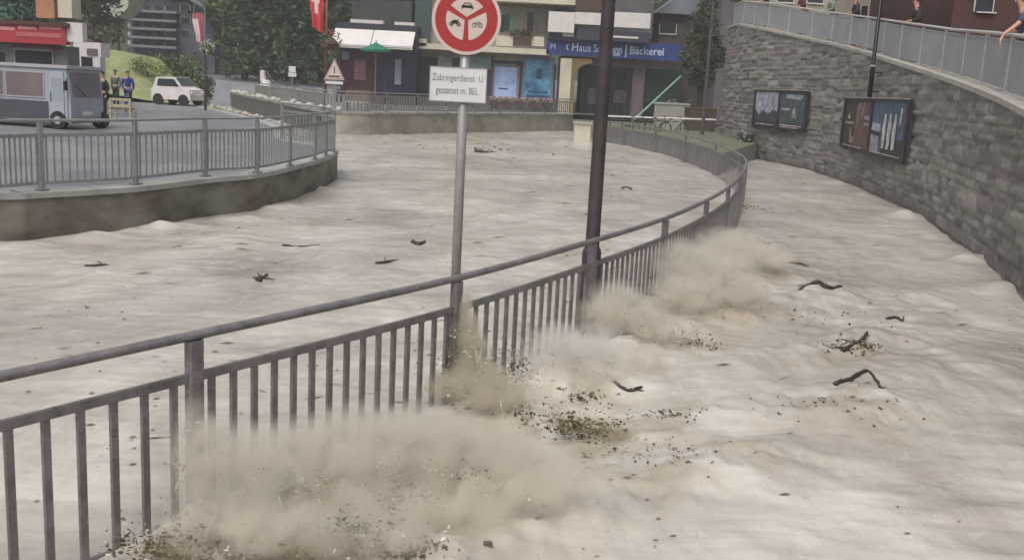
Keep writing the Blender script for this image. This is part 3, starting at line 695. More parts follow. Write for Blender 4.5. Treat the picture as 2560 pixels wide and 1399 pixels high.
    part('face', dk, body, lambda b: [b.ball((s*.03*k, (hm[1]+.088)*k, (hm[2]-.005)*k), (.011*k,.006*k,.006*k), 6, 4) for s in (-1,1)] + [b.ball((0,(hm[1]+.085)*k,(hm[2]-.065)*k), (.02*k,.006*k,.005*k), 6, 4)], local=True)
    part('nose', skin_m, body, lambda b: b.ball((0,(hm[1]+.096)*k,(hm[2]-.028)*k), (.011*k,.014*k,.018*k), 8, 5), local=True)
    part('shoe', mat('shoe_dark', (46,42,42), .6), t, lambda b: b.ball((J['tol'][0]*k,(J['tol'][1]-.05)*k,.045), (.05,.13,.05), 10, 6), local=True)
    part('shoe', mat('shoe_dark', (46,42,42), .6), t, lambda b: b.ball((J['tor'][0]*k,(J['tor'][1]-.05)*k,.045), (.05,.13,.05), 10, 6), local=True)
    if bag: part('bag', mat('bag_%d' % bag[0], bag, .7, .1, 8), t, lambda b: b.obox((0,-.2,1.25),.3,.16,.42,0,.04), local=True)
    return t
def on_path(px, py, off=.52):
    s, z = facing(px, py); p, u, n = sat(s); q = p - n*off; return Vector((q.x, q.y, zcop(p)-.08)), math.atan2(n.y, n.x)-math.pi/2
def lean_at(px, label, **k):
    l, a = on_path(px, 80); return person(label, l, a, pose='lean', H=1.84, group='onlookers leaning on the wall railing', **k)
lean_at(2492, 'nearest onlooker, in a blue jacket, one bare arm hanging over the wall railing', top=(78,80,108), legs=(50,46,52), fingers=True)
lean_at(2250, 'onlooker in black leaning on the pale handrail right of the thin black lamp post', top=(52,42,50), legs=(48,44,52))
lean_at(2105, 'onlooker in a dark purple coat at the handrail left of the thin black lamp post', top=(58,50,68), legs=(44,40,48), bag=(40,36,44))
lean_at(1975, 'onlooker in a dark red top leaning on the handrail of the stone wall', top=(104,52,56), legs=(60,50,60))
lean_at(2045, 'onlooker in a pale green top between the red and the purple onlookers', top=(120,140,128), legs=(70,84,86))
lean_at(1885, 'onlooker in navy at the far left end of the raised railing', top=(54,62,88), legs=(50,50,58))
def ground_person(px, py, Y, z, label, rz=0, **k):
    q = atd(px, py, Y); return person(label, (q.x, Y, z), rz, **k)
ground_person(258, 240, 35, .78, 'person in black standing just right of the grey electric bus', 2.6, top=(44,40,44), legs=(38,36,40))
ground_person(242, 200, 40, .78, 'person in a white top behind the front end of the grey bus', 2.2, top=(200,196,196), legs=(60,56,58), pose='walk')
ground_person(320, 230, 44, .78, 'person in a bright blue jacket on the wet road by the wooden bench', 3.6, top=(52,58,140), legs=(60,60,110), pose='walk')
ground_person(290, 230, 48, .78, 'person in grey clothes behind the wooden bench', 2.9, top=(112,116,116), legs=(70,72,74))

# ================================================================ PLANTS
def leafmat(name, c, c2): return mat(name, c, .65, .2, .9, 0, c2=c2, lohi=(.4,.6), spec=.25)
L_dark = leafmat('dark_conifer_leaf', (70,92,54), (36,52,34)); L_mid = leafmat('mid_green_leaf', (96,122,62), (54,76,40)); L_lite = leafmat('light_green_leaf', (134,146,88), (84,102,58))
L_blue = leafmat('blue_green_leaf', (66,100,78), (40,62,52)); bark = mat('bark', (78,66,58), .9, .25, 6, .6, 20)
def leaves(b, centres, size, n, spread):
    for (cx_, cy_, cz_), r in centres:
        for _ in range(n):
            d = Vector((random.gauss(0,1),random.gauss(0,1),random.gauss(0,.8))); d = d.normalized()*(random.random()**.45)*r*spread
            p = Vector((cx_,cy_,cz_))+d; a = Vector((random.gauss(0,1),random.gauss(0,1),random.gauss(0,.6))).normalized(); c = a.cross(Vector((random.gauss(0,1),random.gauss(0,1),random.gauss(0,1)))).normalized()
            s = size*random.uniform(.6,1.4); b.add([p-a*s, p+c*s*.5, p+a*s, p-c*s*.5], [(0,1,2,3)])
def tree(name, label, x, y, z, H, Rr, m, kind='broad', n=2600, group=None, leaf=.12, cat='tree'):
    t = thing(name, label, cat, (x,y,z), 0, group)
    tr = MB(); lim = []
    if kind == 'conifer':
        tr.tube([(0,0,-.3),(0,0,H*.5),(0,0,H*.97)], [H*.022,H*.014,.02], 8)
        c = []
        k = int(H*3.2)
        for i in range(k):
            f = .10+.88*(i/k); rr = Rr*(1-f)**.85+.12
            for j in range(7):
                a = random.uniform(0, 6.28); q = rr*random.uniform(.35,1.0); zz = H*f-q*.28
                c.append(((q*math.cos(a), q*math.sin(a), zz), rr*.26+.12))
                if j < 2: tr.tube([(0,0,H*f),(q*.8*math.cos(a), q*.8*math.sin(a), zz)], [.035,.012], 4)
        per = max(3, n//len(c))
    else:
        tr.tube([(0,0,-.3),(.05*H*.1,0,H*.3),(0,.02*H,H*.62)], [H*.028,H*.02,H*.01], 8)
        c = []
        for j in range(26 if kind == 'broad' else 40):
            a = random.uniform(0, 6.28); f = random.uniform(.0,1); 
            zz = H*(.34+.6*f) if kind != 'bush' else H*(.1+.8*f)
            rr = Rr*math.sqrt(max(.05, 1-(2*f-.85)**2))*random.uniform(.3,1)
            q = (rr*math.cos(a), rr*math.sin(a), zz); c.append((q, Rr*random.uniform(.26,.5)))
            if j % 2 == 0: tr.tube([(0,0,H*(.2+.35*f)), (q[0]*.5,q[1]*.5,zz*.85), q], [H*.012,H*.007,.01], 5)
        per = n//len(c)
    tr.build('trunk', bark, t, local=True)
    cr = MB(); leaves(cr, c, leaf, per, 1.0); cr.build('crown', m, t, local=True)
    return t
def bush(name, label, x, y, z, H, Rr, m, n=900, leaf=.06, cat='shrub', flowers=None, group=None):
    t = thing(name, label, cat, (x,y,z), 0, group)
    part('stem', bark, t, lambda b: [b.tube([(0,0,-.1),(random.uniform(-.4,.4)*Rr,random.uniform(-.4,.4)*Rr,H*.8)], [.03,.01], 5) for _ in range(5)], local=True)
    c = [((random.uniform(-.7,.7)*Rr, random.uniform(-.5,.5)*Rr, H*random.uniform(.25,.85)), Rr*.4) for _ in range(14)]
    b = MB(); leaves(b, c, leaf, n//14, 1.0); b.build('foliage', m, t, local=True)
    if flowers:
        b = MB()
        for _ in range(60):
            q, r = random.choice(c); d = Vector((random.gauss(0,1),random.gauss(0,1),random.gauss(0,1))).normalized()*r
            b.ball((q[0]+d.x,q[1]+d.y,q[2]+d.z), leaf*.55, 5, 3)
        b.build('blossoms', flowers, t, local=True)
    return t

# ================================================================ TERRAIN
grass_m = mat('alpine_grass', (146,150,104), .9, .2, 1.5, .4, 12, c2=(116,122,82))
forest_m = mat('forest_floor', (58,72,50), .95, .2, .4, .5, 2, c2=(38,50,40))
def terr_z(x, y):
    z = .7 + .05*np.clip(y-58, 0, 60) + .42*np.clip(y-118, 0, 400)
    m = 2.6*np.exp(-((x+26.5)/5.2)**2-((y-66)/9.0)**2)
    inch = (x > -16.9-(y-53.3)*.47) & (y < 78)
    z = np.where(inch, -.5, z)
    return z + m + .8*pnoise(x*.05, y*.05, 30)*np.clip((y-80)/40, 0, 1)
def terrain():
    ys = np.concatenate([np.linspace(56,130,60), np.linspace(134,222,30)]); xs = np.linspace(-128,128,120)
    X, Y = np.meshgrid(xs, ys); Z = terr_z(X, Y); ny, nx = X.shape
    i = np.arange(ny*nx).reshape(ny,nx); q = np.stack([i[:-1,:-1],i[:-1,1:],i[1:,1:],i[1:,:-1]],-1).reshape(-1,4)
    cx_ = (X[:-1,:-1]).reshape(-1); cy_ = Y[:-1,:-1].reshape(-1)
    o = gridmesh('hillside', np.stack([X,Y,Z],-1).reshape(-1,3).astype(np.float32), q, grass_m)
    o.data.materials.append(forest_m); o.data.materials.append(asph)
    mi = np.where(cy_ > 112, 1, np.where((cx_/cy_ < -.322) & (cx_ > -36) & (cy_ < 80), 0, 2)).astype(np.int32)
    o.data.polygons.foreach_set('material_index', mi); tag(o, 'hillside behind the village', 'hill', kind='structure')
terrain()
def tz(x, y):
    v = float(terr_z(np.array([float(x)]), np.array([float(y)]))[0]); return v if v > .3 else 1.13
def gz(x, y): return max(tz(x, y), 1.13 if x > -19 else .78) if y > 56 else 1.13
# right bank past the return of the railing
rbp = offset([near_pts[i] for i in range(11,16)], -.14)
rbp = [(p.x,p.y) for p in rbp]+[(3.3,66.5),(13,66.5),(12.6,50),(11.0,46.2)]
def rbank(b):
    n = len(rbp); b.add([(x,y,-.6) for x,y in rbp]+[(x,y,.80) for x,y in rbp], [tuple(range(n)), tuple(reversed(range(n,2*n)))]+[(i,n+i,n+(i+1)%n,(i+1)%n) for i in range(n)])
bmz = MB(); rbank(bmz); o = bmz.build('bank', mat('verge_grass', (104,108,82), .9, .2, 1.2, .4, 14, c2=(92,90,80))); bm = bmesh.new(); bm.from_mesh(o.data); bmesh.ops.recalc_face_normals(bm, faces=bm.faces); bm.to_mesh(o.data); bm.free()
o.data.materials.append(mat('bank_concrete', (146,142,144), .85, .12, 1.2, .2, 12))
for f in o.data.polygons: f.material_index = 0 if f.normal.z > .5 else 1
tag(o, 'grassy bank below the end of the stone wall', 'bank', kind='structure')

# ================================================================ TREES
trees = [(560,92,16,3.6,L_mid,'broad'),(612,86,15,2.8,L_dark,'conifer'),(668,84,17,3.2,L_dark,'conifer'),(716,90,15,3.6,L_mid,'broad'),(760,82,13,2.4,L_dark,'conifer'),(800,88,12,2.8,L_mid,'broad')]
names = ['loose mid green tree at the left end of the dark tree row','dark conifer second in the tree row behind the channel','tallest dark conifer in the middle of the tree row','round mid green tree left of the red flag','narrow dark conifer just left of the red flag','green tree behind the red flag and flower basket']
for (px, Y, H, Rr, m, kd), lb in zip(trees, names):
    x = atd(px, 150, Y).x; tree('conifer_tree' if kd == 'conifer' else 'broadleaf_tree', lb, x, Y, tz(x,Y)-.2, H, Rr, m, kd, 5200, 'trees behind the channel bend', .26)
L_slim = leafmat('wispy_leaf', (78,88,62), (52,60,44)); x = atd(1752, 200, 60).x; tree('broadleaf_tree', 'slender green tree at the end of the stone wall beside the brown planter', x, 60, .9, 7.7, 1.25, L_slim, 'slim', 8000, None, .09)
x = atd(1600, 0, 74).x; tree('broadleaf_tree', 'green tree top showing above the blue shop sign', x, 74, tz(x,74)-.2, 8.6, 1.6, L_lite, 'broad', 1500, None, .16)
x = atd(40, 0, 56).x; tree('broadleaf_tree', 'green tree behind the red signboard shop', x, 56, .7, 8.5, 2.8, L_blue, 'broad', 2600, None, .18)
x = atd(1000, 0, 95).x; tree('conifer_tree', 'dark conifer behind the white awnings', x, 95, tz(x,95)-.2, 13, 3.2, L_dark, 'conifer', 3200, None, .26)
x = atd(890, 0, 100).x; tree('conifer_tree', 'dark conifer right of the red flag above the white awnings', x, 100, tz(x,100)-.2, 13, 3.2, L_dark, 'conifer', 3200, None, .26)
x = atd(235, 80, 72).x; tree('broadleaf_tree', 'dull olive tree between the cream wall and the dark chalet', x, 72, tz(x,72)-.2, 7.0, 2.4, leafmat('olive_leaf', (98,98,76), (66,66,52)), 'broad', 2400, None, .2)
# forest on the hillside, a background of single conifers
proto = tree('conifer_tree', 'dark conifer in the forest on the hillside', -60, 135, tz(-60,135)-.4, 12, 3.4, L_dark, 'conifer', 1500, 'forest conifers on the hillside', .42)
fr_ = random.Random(4)
for k in range(64):
    row = k//16; Y = 128+row*11+fr_.uniform(-4,4); x = -78+(k%16)*9.6+fr_.uniform(-3.5,3.5)
    c = copy_tree(proto); c.location = (x, Y, tz(x,Y)-.4); s = fr_.uniform(.8,1.35); c.scale = (s,s,s); c.rotation_euler = (0,0,fr_.uniform(0,6))
x = atd(430,150,70).x; bush('bush', 'large green bush below the dark chalet', x, 70, tz(x,70)-.1, 2.3, 2.3, L_mid, 2600, .13)
x = atd(372,165,62).x; bush('bush', 'yellow green bush on the grass slope', x, 62, tz(x,62)-.1, 1.0, 1.3, L_lite, 900, .08)
x = atd(488,170,66).x; bush('bush', 'dark green bush beside the lamp post with the flower basket', x, 66, tz(x,66)-.1, 1.9, 1.3, L_dark, 1500, .1)
p_, _u, _n = sat(facing(1868,350)[0]); q = atd(1868, 352, 45.5); bush('flowering_shrub', 'small shrub with white blossoms at the foot of the stone wall', q.x, 45.5, .35, 1.0, .42, L_dark, 700, .05, flowers=mat('white_blossom', (206,204,200), .6))
# ================================================================ BUILDINGS AND STREET THINGS
def slab(b, px0, px1, py0, py1, Y, d=.2, zb=None):
    x0, x1, zt, z0 = RC(px0, px1, py0, py1, Y); b.box(x0, x1, Y, Y+d, z0 if zb is None else zb, zt); return b
SEP = ('parapet','poster','window','glazing','awning','notice','column','opening','canopy','door','pillar','lettering_strip','canopy_light','window','frame_side')
def P_(name, m, parent, *rects):
    if name in SEP and len(rects) > 1: return [P_(name, m, parent, r) for r in rects][0]
    return part(name, m, parent, lambda b: [slab(b, *r) for r in rects])
def root(name, label, cat, px, Y, z, group=None): return thing(name, label, cat, (atd(px, 200, Y).x, Y, z), 0, group)
glass = mat('dark_window_glass', (46,50,56), .12, .1, 1.5, spec=.6)
wood = mat('brown_timber', (84,64,52), .7, .2, 4, .3, 20, stretch=(1,1,6))
cream = mat('cream_render', (196,188,168), .85, .08, 1.2, .1, 30); white_p = mat('white_paint', (206,200,198), .6, .06, 2)
# -- grey electric bus
def bus():
    X = atd(148, 297, 30).x; t = thing('electric_bus', 'boxy grey electric bus parked behind the left bank railing', 'bus', (X, 30.0, .78), R_(-14))
    g = mat('bus_grey', (150,155,164), .4, .06, 2, spec=.5); g2 = mat('bus_dark_grey', (74,72,82), .45, .06, 2); rf = mat('bus_roof', (166,166,172), .5, .08, 3)
    gl = mat('bus_window', (108,104,112), .15, .12, .8, spec=.6); gd = mat('bus_side_window', (126,110,112), .18, .15, .5, spec=.5)
    x1 = .40; Wd = 1.55; zt = 1.84
    def body(b):
        b.box(-4.3, x1-.10, 0, Wd, .22, zt-.06)
    part('body', g, t, body, local=True)
    part('nose', g, t, lambda b: b.ext([(x1-.098,0.03,.22),(x1,.03,.24),(x1,.03,.95),(x1-.098,.03,1.75)], (0,Wd-.06,0)), local=True)
    part('roof', rf, t, lambda b: b.box(-4.36,x1-.05,-.05,Wd+.05,zt-.058,zt+.03), local=True)
    part('windscreen', gl, t, lambda b: b.ext([(x1+.002,.12,.98),(x1+.018,.12,.98),(x1-.068,.12,1.68),(x1-.09,.12,1.68)], (0,Wd-.24,0)), local=True)
    part('skirt', g2, t, lambda b: b.box(-4.3,-.36,-.02,-.002,.25,.80), local=True)
    for a, c in ((-4.2,-3.1),(-2.95,-1.9),(-1.8,-.50)):
        w_ = part('window', gd, t, lambda b: b.box(a,c,-.012,-.002,.92,1.62), local=True)
        part('window_frame', rf, w_, lambda b: (b.box(a-.03,a,-.025,-.001,.89,1.65), b.box(c,c+.03,-.025,-.001,.89,1.65), b.box(a,c,-.025,-.001,.89,.92), b.box(a,c,-.025,-.001,1.62,1.65)), local=True)
    dr = part('door', mat('bus_door', (158,164,174), .4, .05, 2), t, lambda b: b.box(-.26,.20,-.03,-.002,.28,1.68), local=True)
    part('window', mat('door_glass', (150,158,168), .15, .08, 1, spec=.6), dr, lambda b: b.box(-.21,.15,-.036,-.031,.85,1.5), local=True)
    part('handle', glass, dr, lambda b: b.box(-.24,-.225,-.05,-.031,.8,1.1), local=True)
    blk = mat('tyre', (34,32,36), .8)
    for x_, y_ in ((-.02,-.02),(.30,Wd-.1),(-3.4,-.02),(-3.4,Wd-.1)):
        w_ = part('wheel', blk, t, lambda b: b.tube([(x_,y_-.03,.27),(x_,y_+.14,.27)], .27, 20), local=True)
        part('hub', rf, w_, lambda b: b.tube([(x_,y_-.045,.27),(x_,y_-.031,.27)], .12, 12), local=True)
    for y_ in (): part('headlight', mat('lamp_glass', (210,206,200), .2), t, lambda b: b.tube([(x1-.01,y_,.52),(x1+.02,y_,.52)], .08, 12), local=True)
    part('mirror', blk, t, lambda b: (b.box(x1-.10,x1-.04,-.16,-.05,1.15,1.42),b.tube([(x1-.1,0,1.5),(x1-.07,-.1,1.4)],.012,5)), local=True)
    part('wiper', blk, t, lambda b: b.tube([(x1+.03,.7,.98),(x1-.02,.3,1.3)],.012,5), local=True)
    part('number_plate', white_p, t, lambda b: b.box(x1+.001,x1+.012,Wd/2-.22,Wd/2+.22,.42,.53), local=True)
    part('bumper', g2, t, lambda b: b.box(x1-.02,x1+.06,.02,Wd-.02,.2,.34), local=True)
bus()
# -- shop with the red signboard
def red_shop():
    Y = 38; t = root('shop', 'grey fronted shop with a long red signboard behind the bus', 'shop', 40, Y, .78)
    wl = mat('shop_grey_front', (112,112,108), .8, .12, 1); red = mat('signboard_red', (164,52,62), .5, .1, 1.2); pk = mat('sign_pale_letters', (214,140,140), .5, .1, 6)
    part('wall', wl, t, lambda b: slab(b,-300,170,104,200,Y,1.0,.7))
    sb = P_('signboard', red, t, (-300,163,56,101,Y-.4,.38))
    for a, c in ((-60,36),(45,90),(98,153)):
        P_('lettering_strip', pk, sb, (a,c,66,74,Y-.415,.013))
    P_('lettering_strip', mat('sign_dull_letters', (180,96,98), .5, .1, 6), sb, (40,153,82,93,Y-.415,.013))
    P_('roof_edge', mat('maroon_edge', (82,50,46), .7), t, (-300,168,46,55.5,Y-.5,1.5))
    P_('fascia', mat('mauve_fascia', (104,70,78), .7, .15, 1), t, (30,150,103,122,Y-.1,.09))
    w_ = P_('window', glass, t, (38,130,128,165,Y-.06,.055)); P_('frame', mat('grey_frame', (126,126,128), .6), w_, (34,38,124,165,Y-.08,.07), (130,134,124,165,Y-.08,.07), (34,134,121,127.6,Y-.08,.07))
    P_('window', glass, t, (-120,10,128,175,Y-.06,.055))
    P_('upper_wall', mat('orange_render', (178,128,98), .8, .1, 1.5), t, (86,132,-200,45.5,Y+.3,.9))
    P_('upper_wall', cream, t, (141,176,-200,45,Y+.1,.8)); P_('pillar', wood, t, (132.5,140.5,-200,45,Y+.2,.9))
    P_('sign_box', white_p, t, (166,206,57,105,Y-.3,.4))
red_shop()
def kiosk():
    Y = 45; t = root('kiosk', 'small white kiosk with dark openings right of the red signboard', 'kiosk', 215, Y, .78)
    part('wall', white_p, t, lambda b: (slab(b,184,252,106,142,Y,1,None), slab(b,166,176,110,180,Y-.01,.9,.75), slab(b,189,203,140,180,Y+.003,.6,.75), slab(b,232,250,142.5,180,Y+.002,.6,.75)))
    part('wall', mat('grey_inside', (120,112,112), .8), t, lambda b: slab(b,177,254,140,180,Y+1.5,.2,.75))
    P_('opening', glass, t, (176.5,188.5,144,182,Y+.05,.04), (204,231,145,182,Y+.05,.04)); P_('sign', mat('kiosk_sign', (112,98,104), .6), t, (217,243,122,138,Y-.05,.045))
kiosk()
# -- dark chalet
def chalet():
    Y = 92; t = root('chalet', 'big dark timber chalet with rows of balconies on the left', 'house', 420, Y, 2.0)
    dk = mat('dark_blue_timber', (84,84,94), .8, .2, .8, .3, 8); bl = mat('balcony_rail', (120,120,128), .7, .1, 2); pal = mat('balcony_light', (180,178,180), .6, .2, 2)
    part('wall', dk, t, lambda b: (slab(b,318,470,0,180,Y,9,1.8), slab(b,470.3,536,34,180,Y,9,1.8), slab(b,410,470,-30,-.5,Y+.01,9)))
    x0, x1, zt, zb = RC(280,560,-30,40,Y)
    rf = mat('slate_roof', (126,132,138), .7, .15, 1, .4, 6)
    xm = x0+(x1-x0)*.32; zr = zt+1.3; zl = zb+.3
    part('roof', rf, t, lambda b: (b.ext([(xm,Y-1.2,zr),(x1+.3,Y-1.2,zb+.2),(x1+.3,Y-1.2,zb-.1),(xm,Y-1.2,zr-.35)], (0,11,0)), b.ext([(xm,Y-1.2,zr),(xm,Y-1.2,zr-.35),(x0-.6,Y-1.2,zl-.3),(x0-.6,Y-1.2,zl)], (0,11,0))))
    for k, y0 in enumerate((18,40,62,84,106)):
        b_ = P_('balcony', bl, t, (322,440,y0+8,y0+13,Y-1.0,.08)); P_('floor', dk, b_, (322,440,y0+13,y0+15,Y-1.0,1.0))
        for j in range(4):
            w_ = P_('window', glass, t, (330+j*28,346+j*28,y0-2,y0+7,Y-.05,.04)); P_('frame', pal if j in (0,3) else bl, w_, (327+j*28,330+j*28,y0-3,y0+8,Y-.06,.05))
        P_('balcony_divider', pal, t, (319,326,y0-4,y0+6,Y-1.0,.3))
    for j in range(2):
        for k in range(3):
            w_ = P_('window', glass, t, (452+j*34,474+j*34,12+k*32,26+k*32,Y-.05,.04)); P_('frame', pal if k == 0 else bl, w_, (449+j*34,452+j*34,10+k*32,28+k*32,Y-.06,.05), (474+j*34,477+j*34,10+k*32,28+k*32,Y-.06,.05), (452+j*34,474+j*34,10+k*32,12+k*32,Y-.06,.05))
chalet()
def canopy():
    Y = 80; t = root('awning_tent', 'pale hanging canopy roof left of the dark chalet', 'canopy', 270, Y, 2); m = mat('canvas_pale', (176,178,164), .8, .1, 2)
    A = [atd(238,-20,Y), atd(330,-20,Y), atd(318,22,Y), atd(292,44,Y), atd(262,34,Y), atd(246,14,Y)]
    part('roof', m, t, lambda b: b.ext([p for p in A], (0,3,0)))
    part('post', wood, t, lambda b: (b.tube([atd(292,44,Y+.5)-Vector((0,0,.05)), Vector((atd(292,44,Y).x,Y+.5,1.2))], .12, 8),))
canopy()
# -- flags and flower lamp posts
def flag_pole(px, Y, zbase, ptop, label, cloth_px, red_top, lab2, mpole, gold=False):
    x = atd(px, 150, Y).x; t = thing('flagpole', label, 'flagpole', (x,Y,zbase)); zt = atd(px, ptop, Y).z
    part('pole', mpole, t, lambda b: b.tube([(x,Y,zbase-.1),(x,Y,zt)], [.07,.045], 10), smooth=True)
    x0, x1, z1, z0 = RC(*cloth_px, Y); b = MB(); N = 12; M = 10
    part('arm', mpole, t, lambda b: b.tube([(x,Y,z1+.05),(min(x0,x1)-.05,Y,z1+.05)], .02, 6))
    vs = []
    for j in range(M+1):
        for i in range(N+1):
            f, g_ = i/N, j/M; xx = x1-.06+(x0-x1)*f*(1-.35*g_); vs.append((xx+.02*math.sin(7*g_+9*f), Y-.02+.10*math.sin(f*11+g_*2)*(.3+g_), z1+(z0-z1)*g_*(1-.12*f)))
    fs = [(j*(N+1)+i, j*(N+1)+i+1, (j+1)*(N+1)+i+1, (j+1)*(N+1)+i) for j in range(M) for i in range(N)]
    n_ = len(vs); vs2 = vs+[(a, c+.012, d) for a, c, d in vs]; fs2 = fs+[tuple(n_+k for k in reversed(f)) for f in fs]
    fl = MB(); fl.add(vs2, fs2); c_ = fl.build('cloth', None, t, smooth=True); 
    red = mat('flag_red', (196,62,66), .7, .08, 3) if 'faded' not in label else mat('flag_faded_red', (168,96,106), .7, .08, 3); wh = mat('flag_white', (216,196,196), .7, .06, 3)
    c_.data.materials.append(red); c_.data.materials.append(wh)
    for k, f in enumerate(c_.data.polygons):
        kk = k % len(fs); i, j = kk % N, kk//N
        f.material_index = 1 if red_top(i/N, j/M) else 0
    return t, x
t, _ = flag_pole(815, 50, 1.13, -160, 'red flag with a white cross on an orange brown mast right of the dark trees', (770,812,-60,84), lambda f, g: (.38 < f < .62 and .2 < g < .62) or (.2 < f < .8 and .34 < g < .48), '', mat('mast_orange_brown', (140,78,52), .5, .1, 3))
t, _ = flag_pole(513, 50, .78, 20, 'thin pole with a faded pink and white flag in front of the dark chalet', (484,511,34,112), lambda f, g: f > .35 and g > .15, '', mat('thin_dark_pole', (78,74,76), .5, .1, 3))
def basket(px, py, Y, r, label, cols):
    c = atd(px, py, Y); t = thing('flower_basket', label, 'flower basket', (c.x,Y,c.z), 0)
    part('basket', wood, t, lambda b: b.ball((c.x,Y,c.z-.05), (r*.8,r*.8,r*.5), 12, 6)); 
    b = MB(); leaves(b, [((c.x+random.uniform(-1,1)*r*.6,Y+random.uniform(-1,1)*r*.5,c.z+random.uniform(-.6,.9)*r), r*.5) for _ in range(8)], r*.16, 60, 1); b.build('foliage', L_mid, t)
    b = MB()
    for _ in range(70):
        d = Vector((random.gauss(0,1),random.gauss(0,1),random.gauss(0,.9))).normalized()*r*random.uniform(.85,1.1); b.ball((c.x+d.x,Y+d.y,c.z+.1+d.z), r*.09, 5, 3)
    b.build('blossoms', cols, t)
    part('hanger', mat('thin_dark_pole', (78,74,76)), t, lambda b: b.tube([(c.x,Y-.0,c.z+r),(c.x+.02,Y,c.z+r*1.3)], .015, 5))
basket(518, 124, 49.8, .34, 'flower basket on the thin pole with the faded flag', mat('white_blossom', (206,204,200), .6))
basket(826, 108, 49.7, .52, 'brown and pink flower basket below the red flag', mat('rose_blossom', (150,104,92), .6))
# -- danger sign
def danger():
    Y = 48.6; c = atd(836, 176, Y); t = thing('traffic_sign', 'white triangular warning sign with two small plates below the flower basket', 'traffic sign', (c.x,Y,1.13))
    k = Y/ray(836,176).y/F
    part('pole', steel_light, t, lambda b: b.tube([(c.x,Y+.05,1.0),(c.x,Y+.05,c.z+.3)], .035, 8))
    def tri(b, s, f0, f1): b.ext([(c.x-24*k*s,Y-f0,c.z-(18)*k*s-4*k),(c.x+24*k*s,Y-f0,c.z-18*k*s-4*k),(c.x,Y-f0,c.z+30*k*s-4*k)], (0,-(f1-f0),0))
    p = part('sign_plate', mat('danger_border', (176,150,152), .4), t, lambda b: tri(b, 1.1, 0, .006)); part('white_field', mat('sign_white', (214,200,194)), p, lambda b: tri(b, .84, .006, .009))
    part('symbol', mat('sign_black', (48,44,36)), p, lambda b: b.box(c.x-1.5*k,c.x+1.5*k,Y-.012,Y-.0095,c.z-8*k,c.z+9*k))
    part('black_bar', mat('sign_black', (48,44,36)), p, lambda b: b.box(c.x-14*k,c.x+14*k,Y-.012,Y-.0095,c.z-17*k,c.z-13*k))
    part('text_plate', mat('plate_white', (206,204,206)), t, lambda b: b.box(c.x-22*k,c.x+22*k,Y-.006,Y,c.z-34*k,c.z-27*k)); part('text_plate', steel_light, t, lambda b: b.box(c.x-16*k,c.x+16*k,Y-.006,Y,c.z-46*k,c.z-38*k))
danger()
# -- shops with the white awnings
def awning_shop():
    Y = 66; t = root('shop', 'dark fronted shop under wide white awnings behind the triangular sign', 'shop', 940, Y, 1.13)
    part('wall', mat('dark_shop_wall', (54,50,62), .7, .2, 1), t, lambda b: slab(b,842,1042,60,200,Y,8,1.0))
    part('upper_wall', mat('dark_gable', (62,64,62), .8, .15, 1), t, lambda b: slab(b,880,1030,0,60,Y+2,6))
    P_('glazing', mat('red_dark_glass', (78,44,52), .2, .3, 1.2, spec=.6), t, (850,945,128,236,Y-.06,.05)); P_('glazing', mat('blue_dark_glass', (44,46,74), .2, .3, 1.2, spec=.6), t, (948,1038,128,236,Y-.06,.05))
    for a, c, y0, y1 in ((838,934,73,121),(936,1038,78,124)):
        x0, x1, zt, zb = RC(a,c,y0,y1,Y); aw = part('awning', white_p, t, lambda b: (b.ext([(x0,Y-.02,zt),(x0,Y-.02,zt-.06),(x0,Y-1.5,zb+.15),(x0,Y-1.5,zb+.21)], (x1-x0,0,0))))
        part('valance', white_p, aw, lambda b: b.box(x0,x1,Y-1.54,Y-1.505,zb-.03,zb+.14)); part('stripe', mat('awning_grey', (128,126,134), .7), aw, lambda b: b.box(x0+.1,x1-.1,Y-1.55,Y-1.541,zb+.03,zb+.08))
    P_('awning', white_p, t, (876,958,50,70,Y+.8,1.1)); P_('awning', white_p, t, (986,1036,56,76,Y+.8,1.1))
    P_('vertical_sign', mat('pale_sign_letters', (150,156,176), .5, .3, 14), t, (987,1003,148,212,Y-.2,.08)); P_('notice', mat('pinkish_poster', (140,96,106), .5, .3, 9), t, (885,915,150,200,Y-.16,.06))
    P_('notice', mat('violet_panel', (112,112,128), .5), t, (855,872,128,150,Y-.16,.06))
awning_shop()

def parasol(px, py, Y, r, label, col, zg):
    c = atd(px, py, Y); t = thing('parasol', label, 'parasol', (c.x,Y,zg))
    part('pole', steel_light, t, lambda b: b.tube([(c.x,Y,zg),(c.x,Y,c.z+.45)], .03, 8))
    def can(b):
        N = 8; z0 = c.z-.05; top = (c.x,Y,c.z+.35); v = [top]+[(c.x+r*math.cos(2*math.pi*i/N),Y+r*math.sin(2*math.pi*i/N),z0) for i in range(N)]+[(c.x+r*math.cos(2*math.pi*i/N),Y+r*math.sin(2*math.pi*i/N),z0-.12) for i in range(N)]+[(c.x,Y,c.z+.30)]
        b.add(v, [(0,1+i,1+(i+1)%N) for i in range(N)]+[(1+i,9+i,9+(i+1)%N,1+(i+1)%N) for i in range(N)]+[(17,9+(i+1)%N,9+i) for i in range(N)])
    part('canopy', col, t, can); part('base', mat('dark_foot', (60,56,54)), t, lambda b: b.cyl((c.x,Y,zg), .25, .08, 14))
parasol(940, 122, 58, .85, 'green parasol in front of the white awnings', mat('parasol_green', (34,112,84), .6, .1, 3), 1.13)
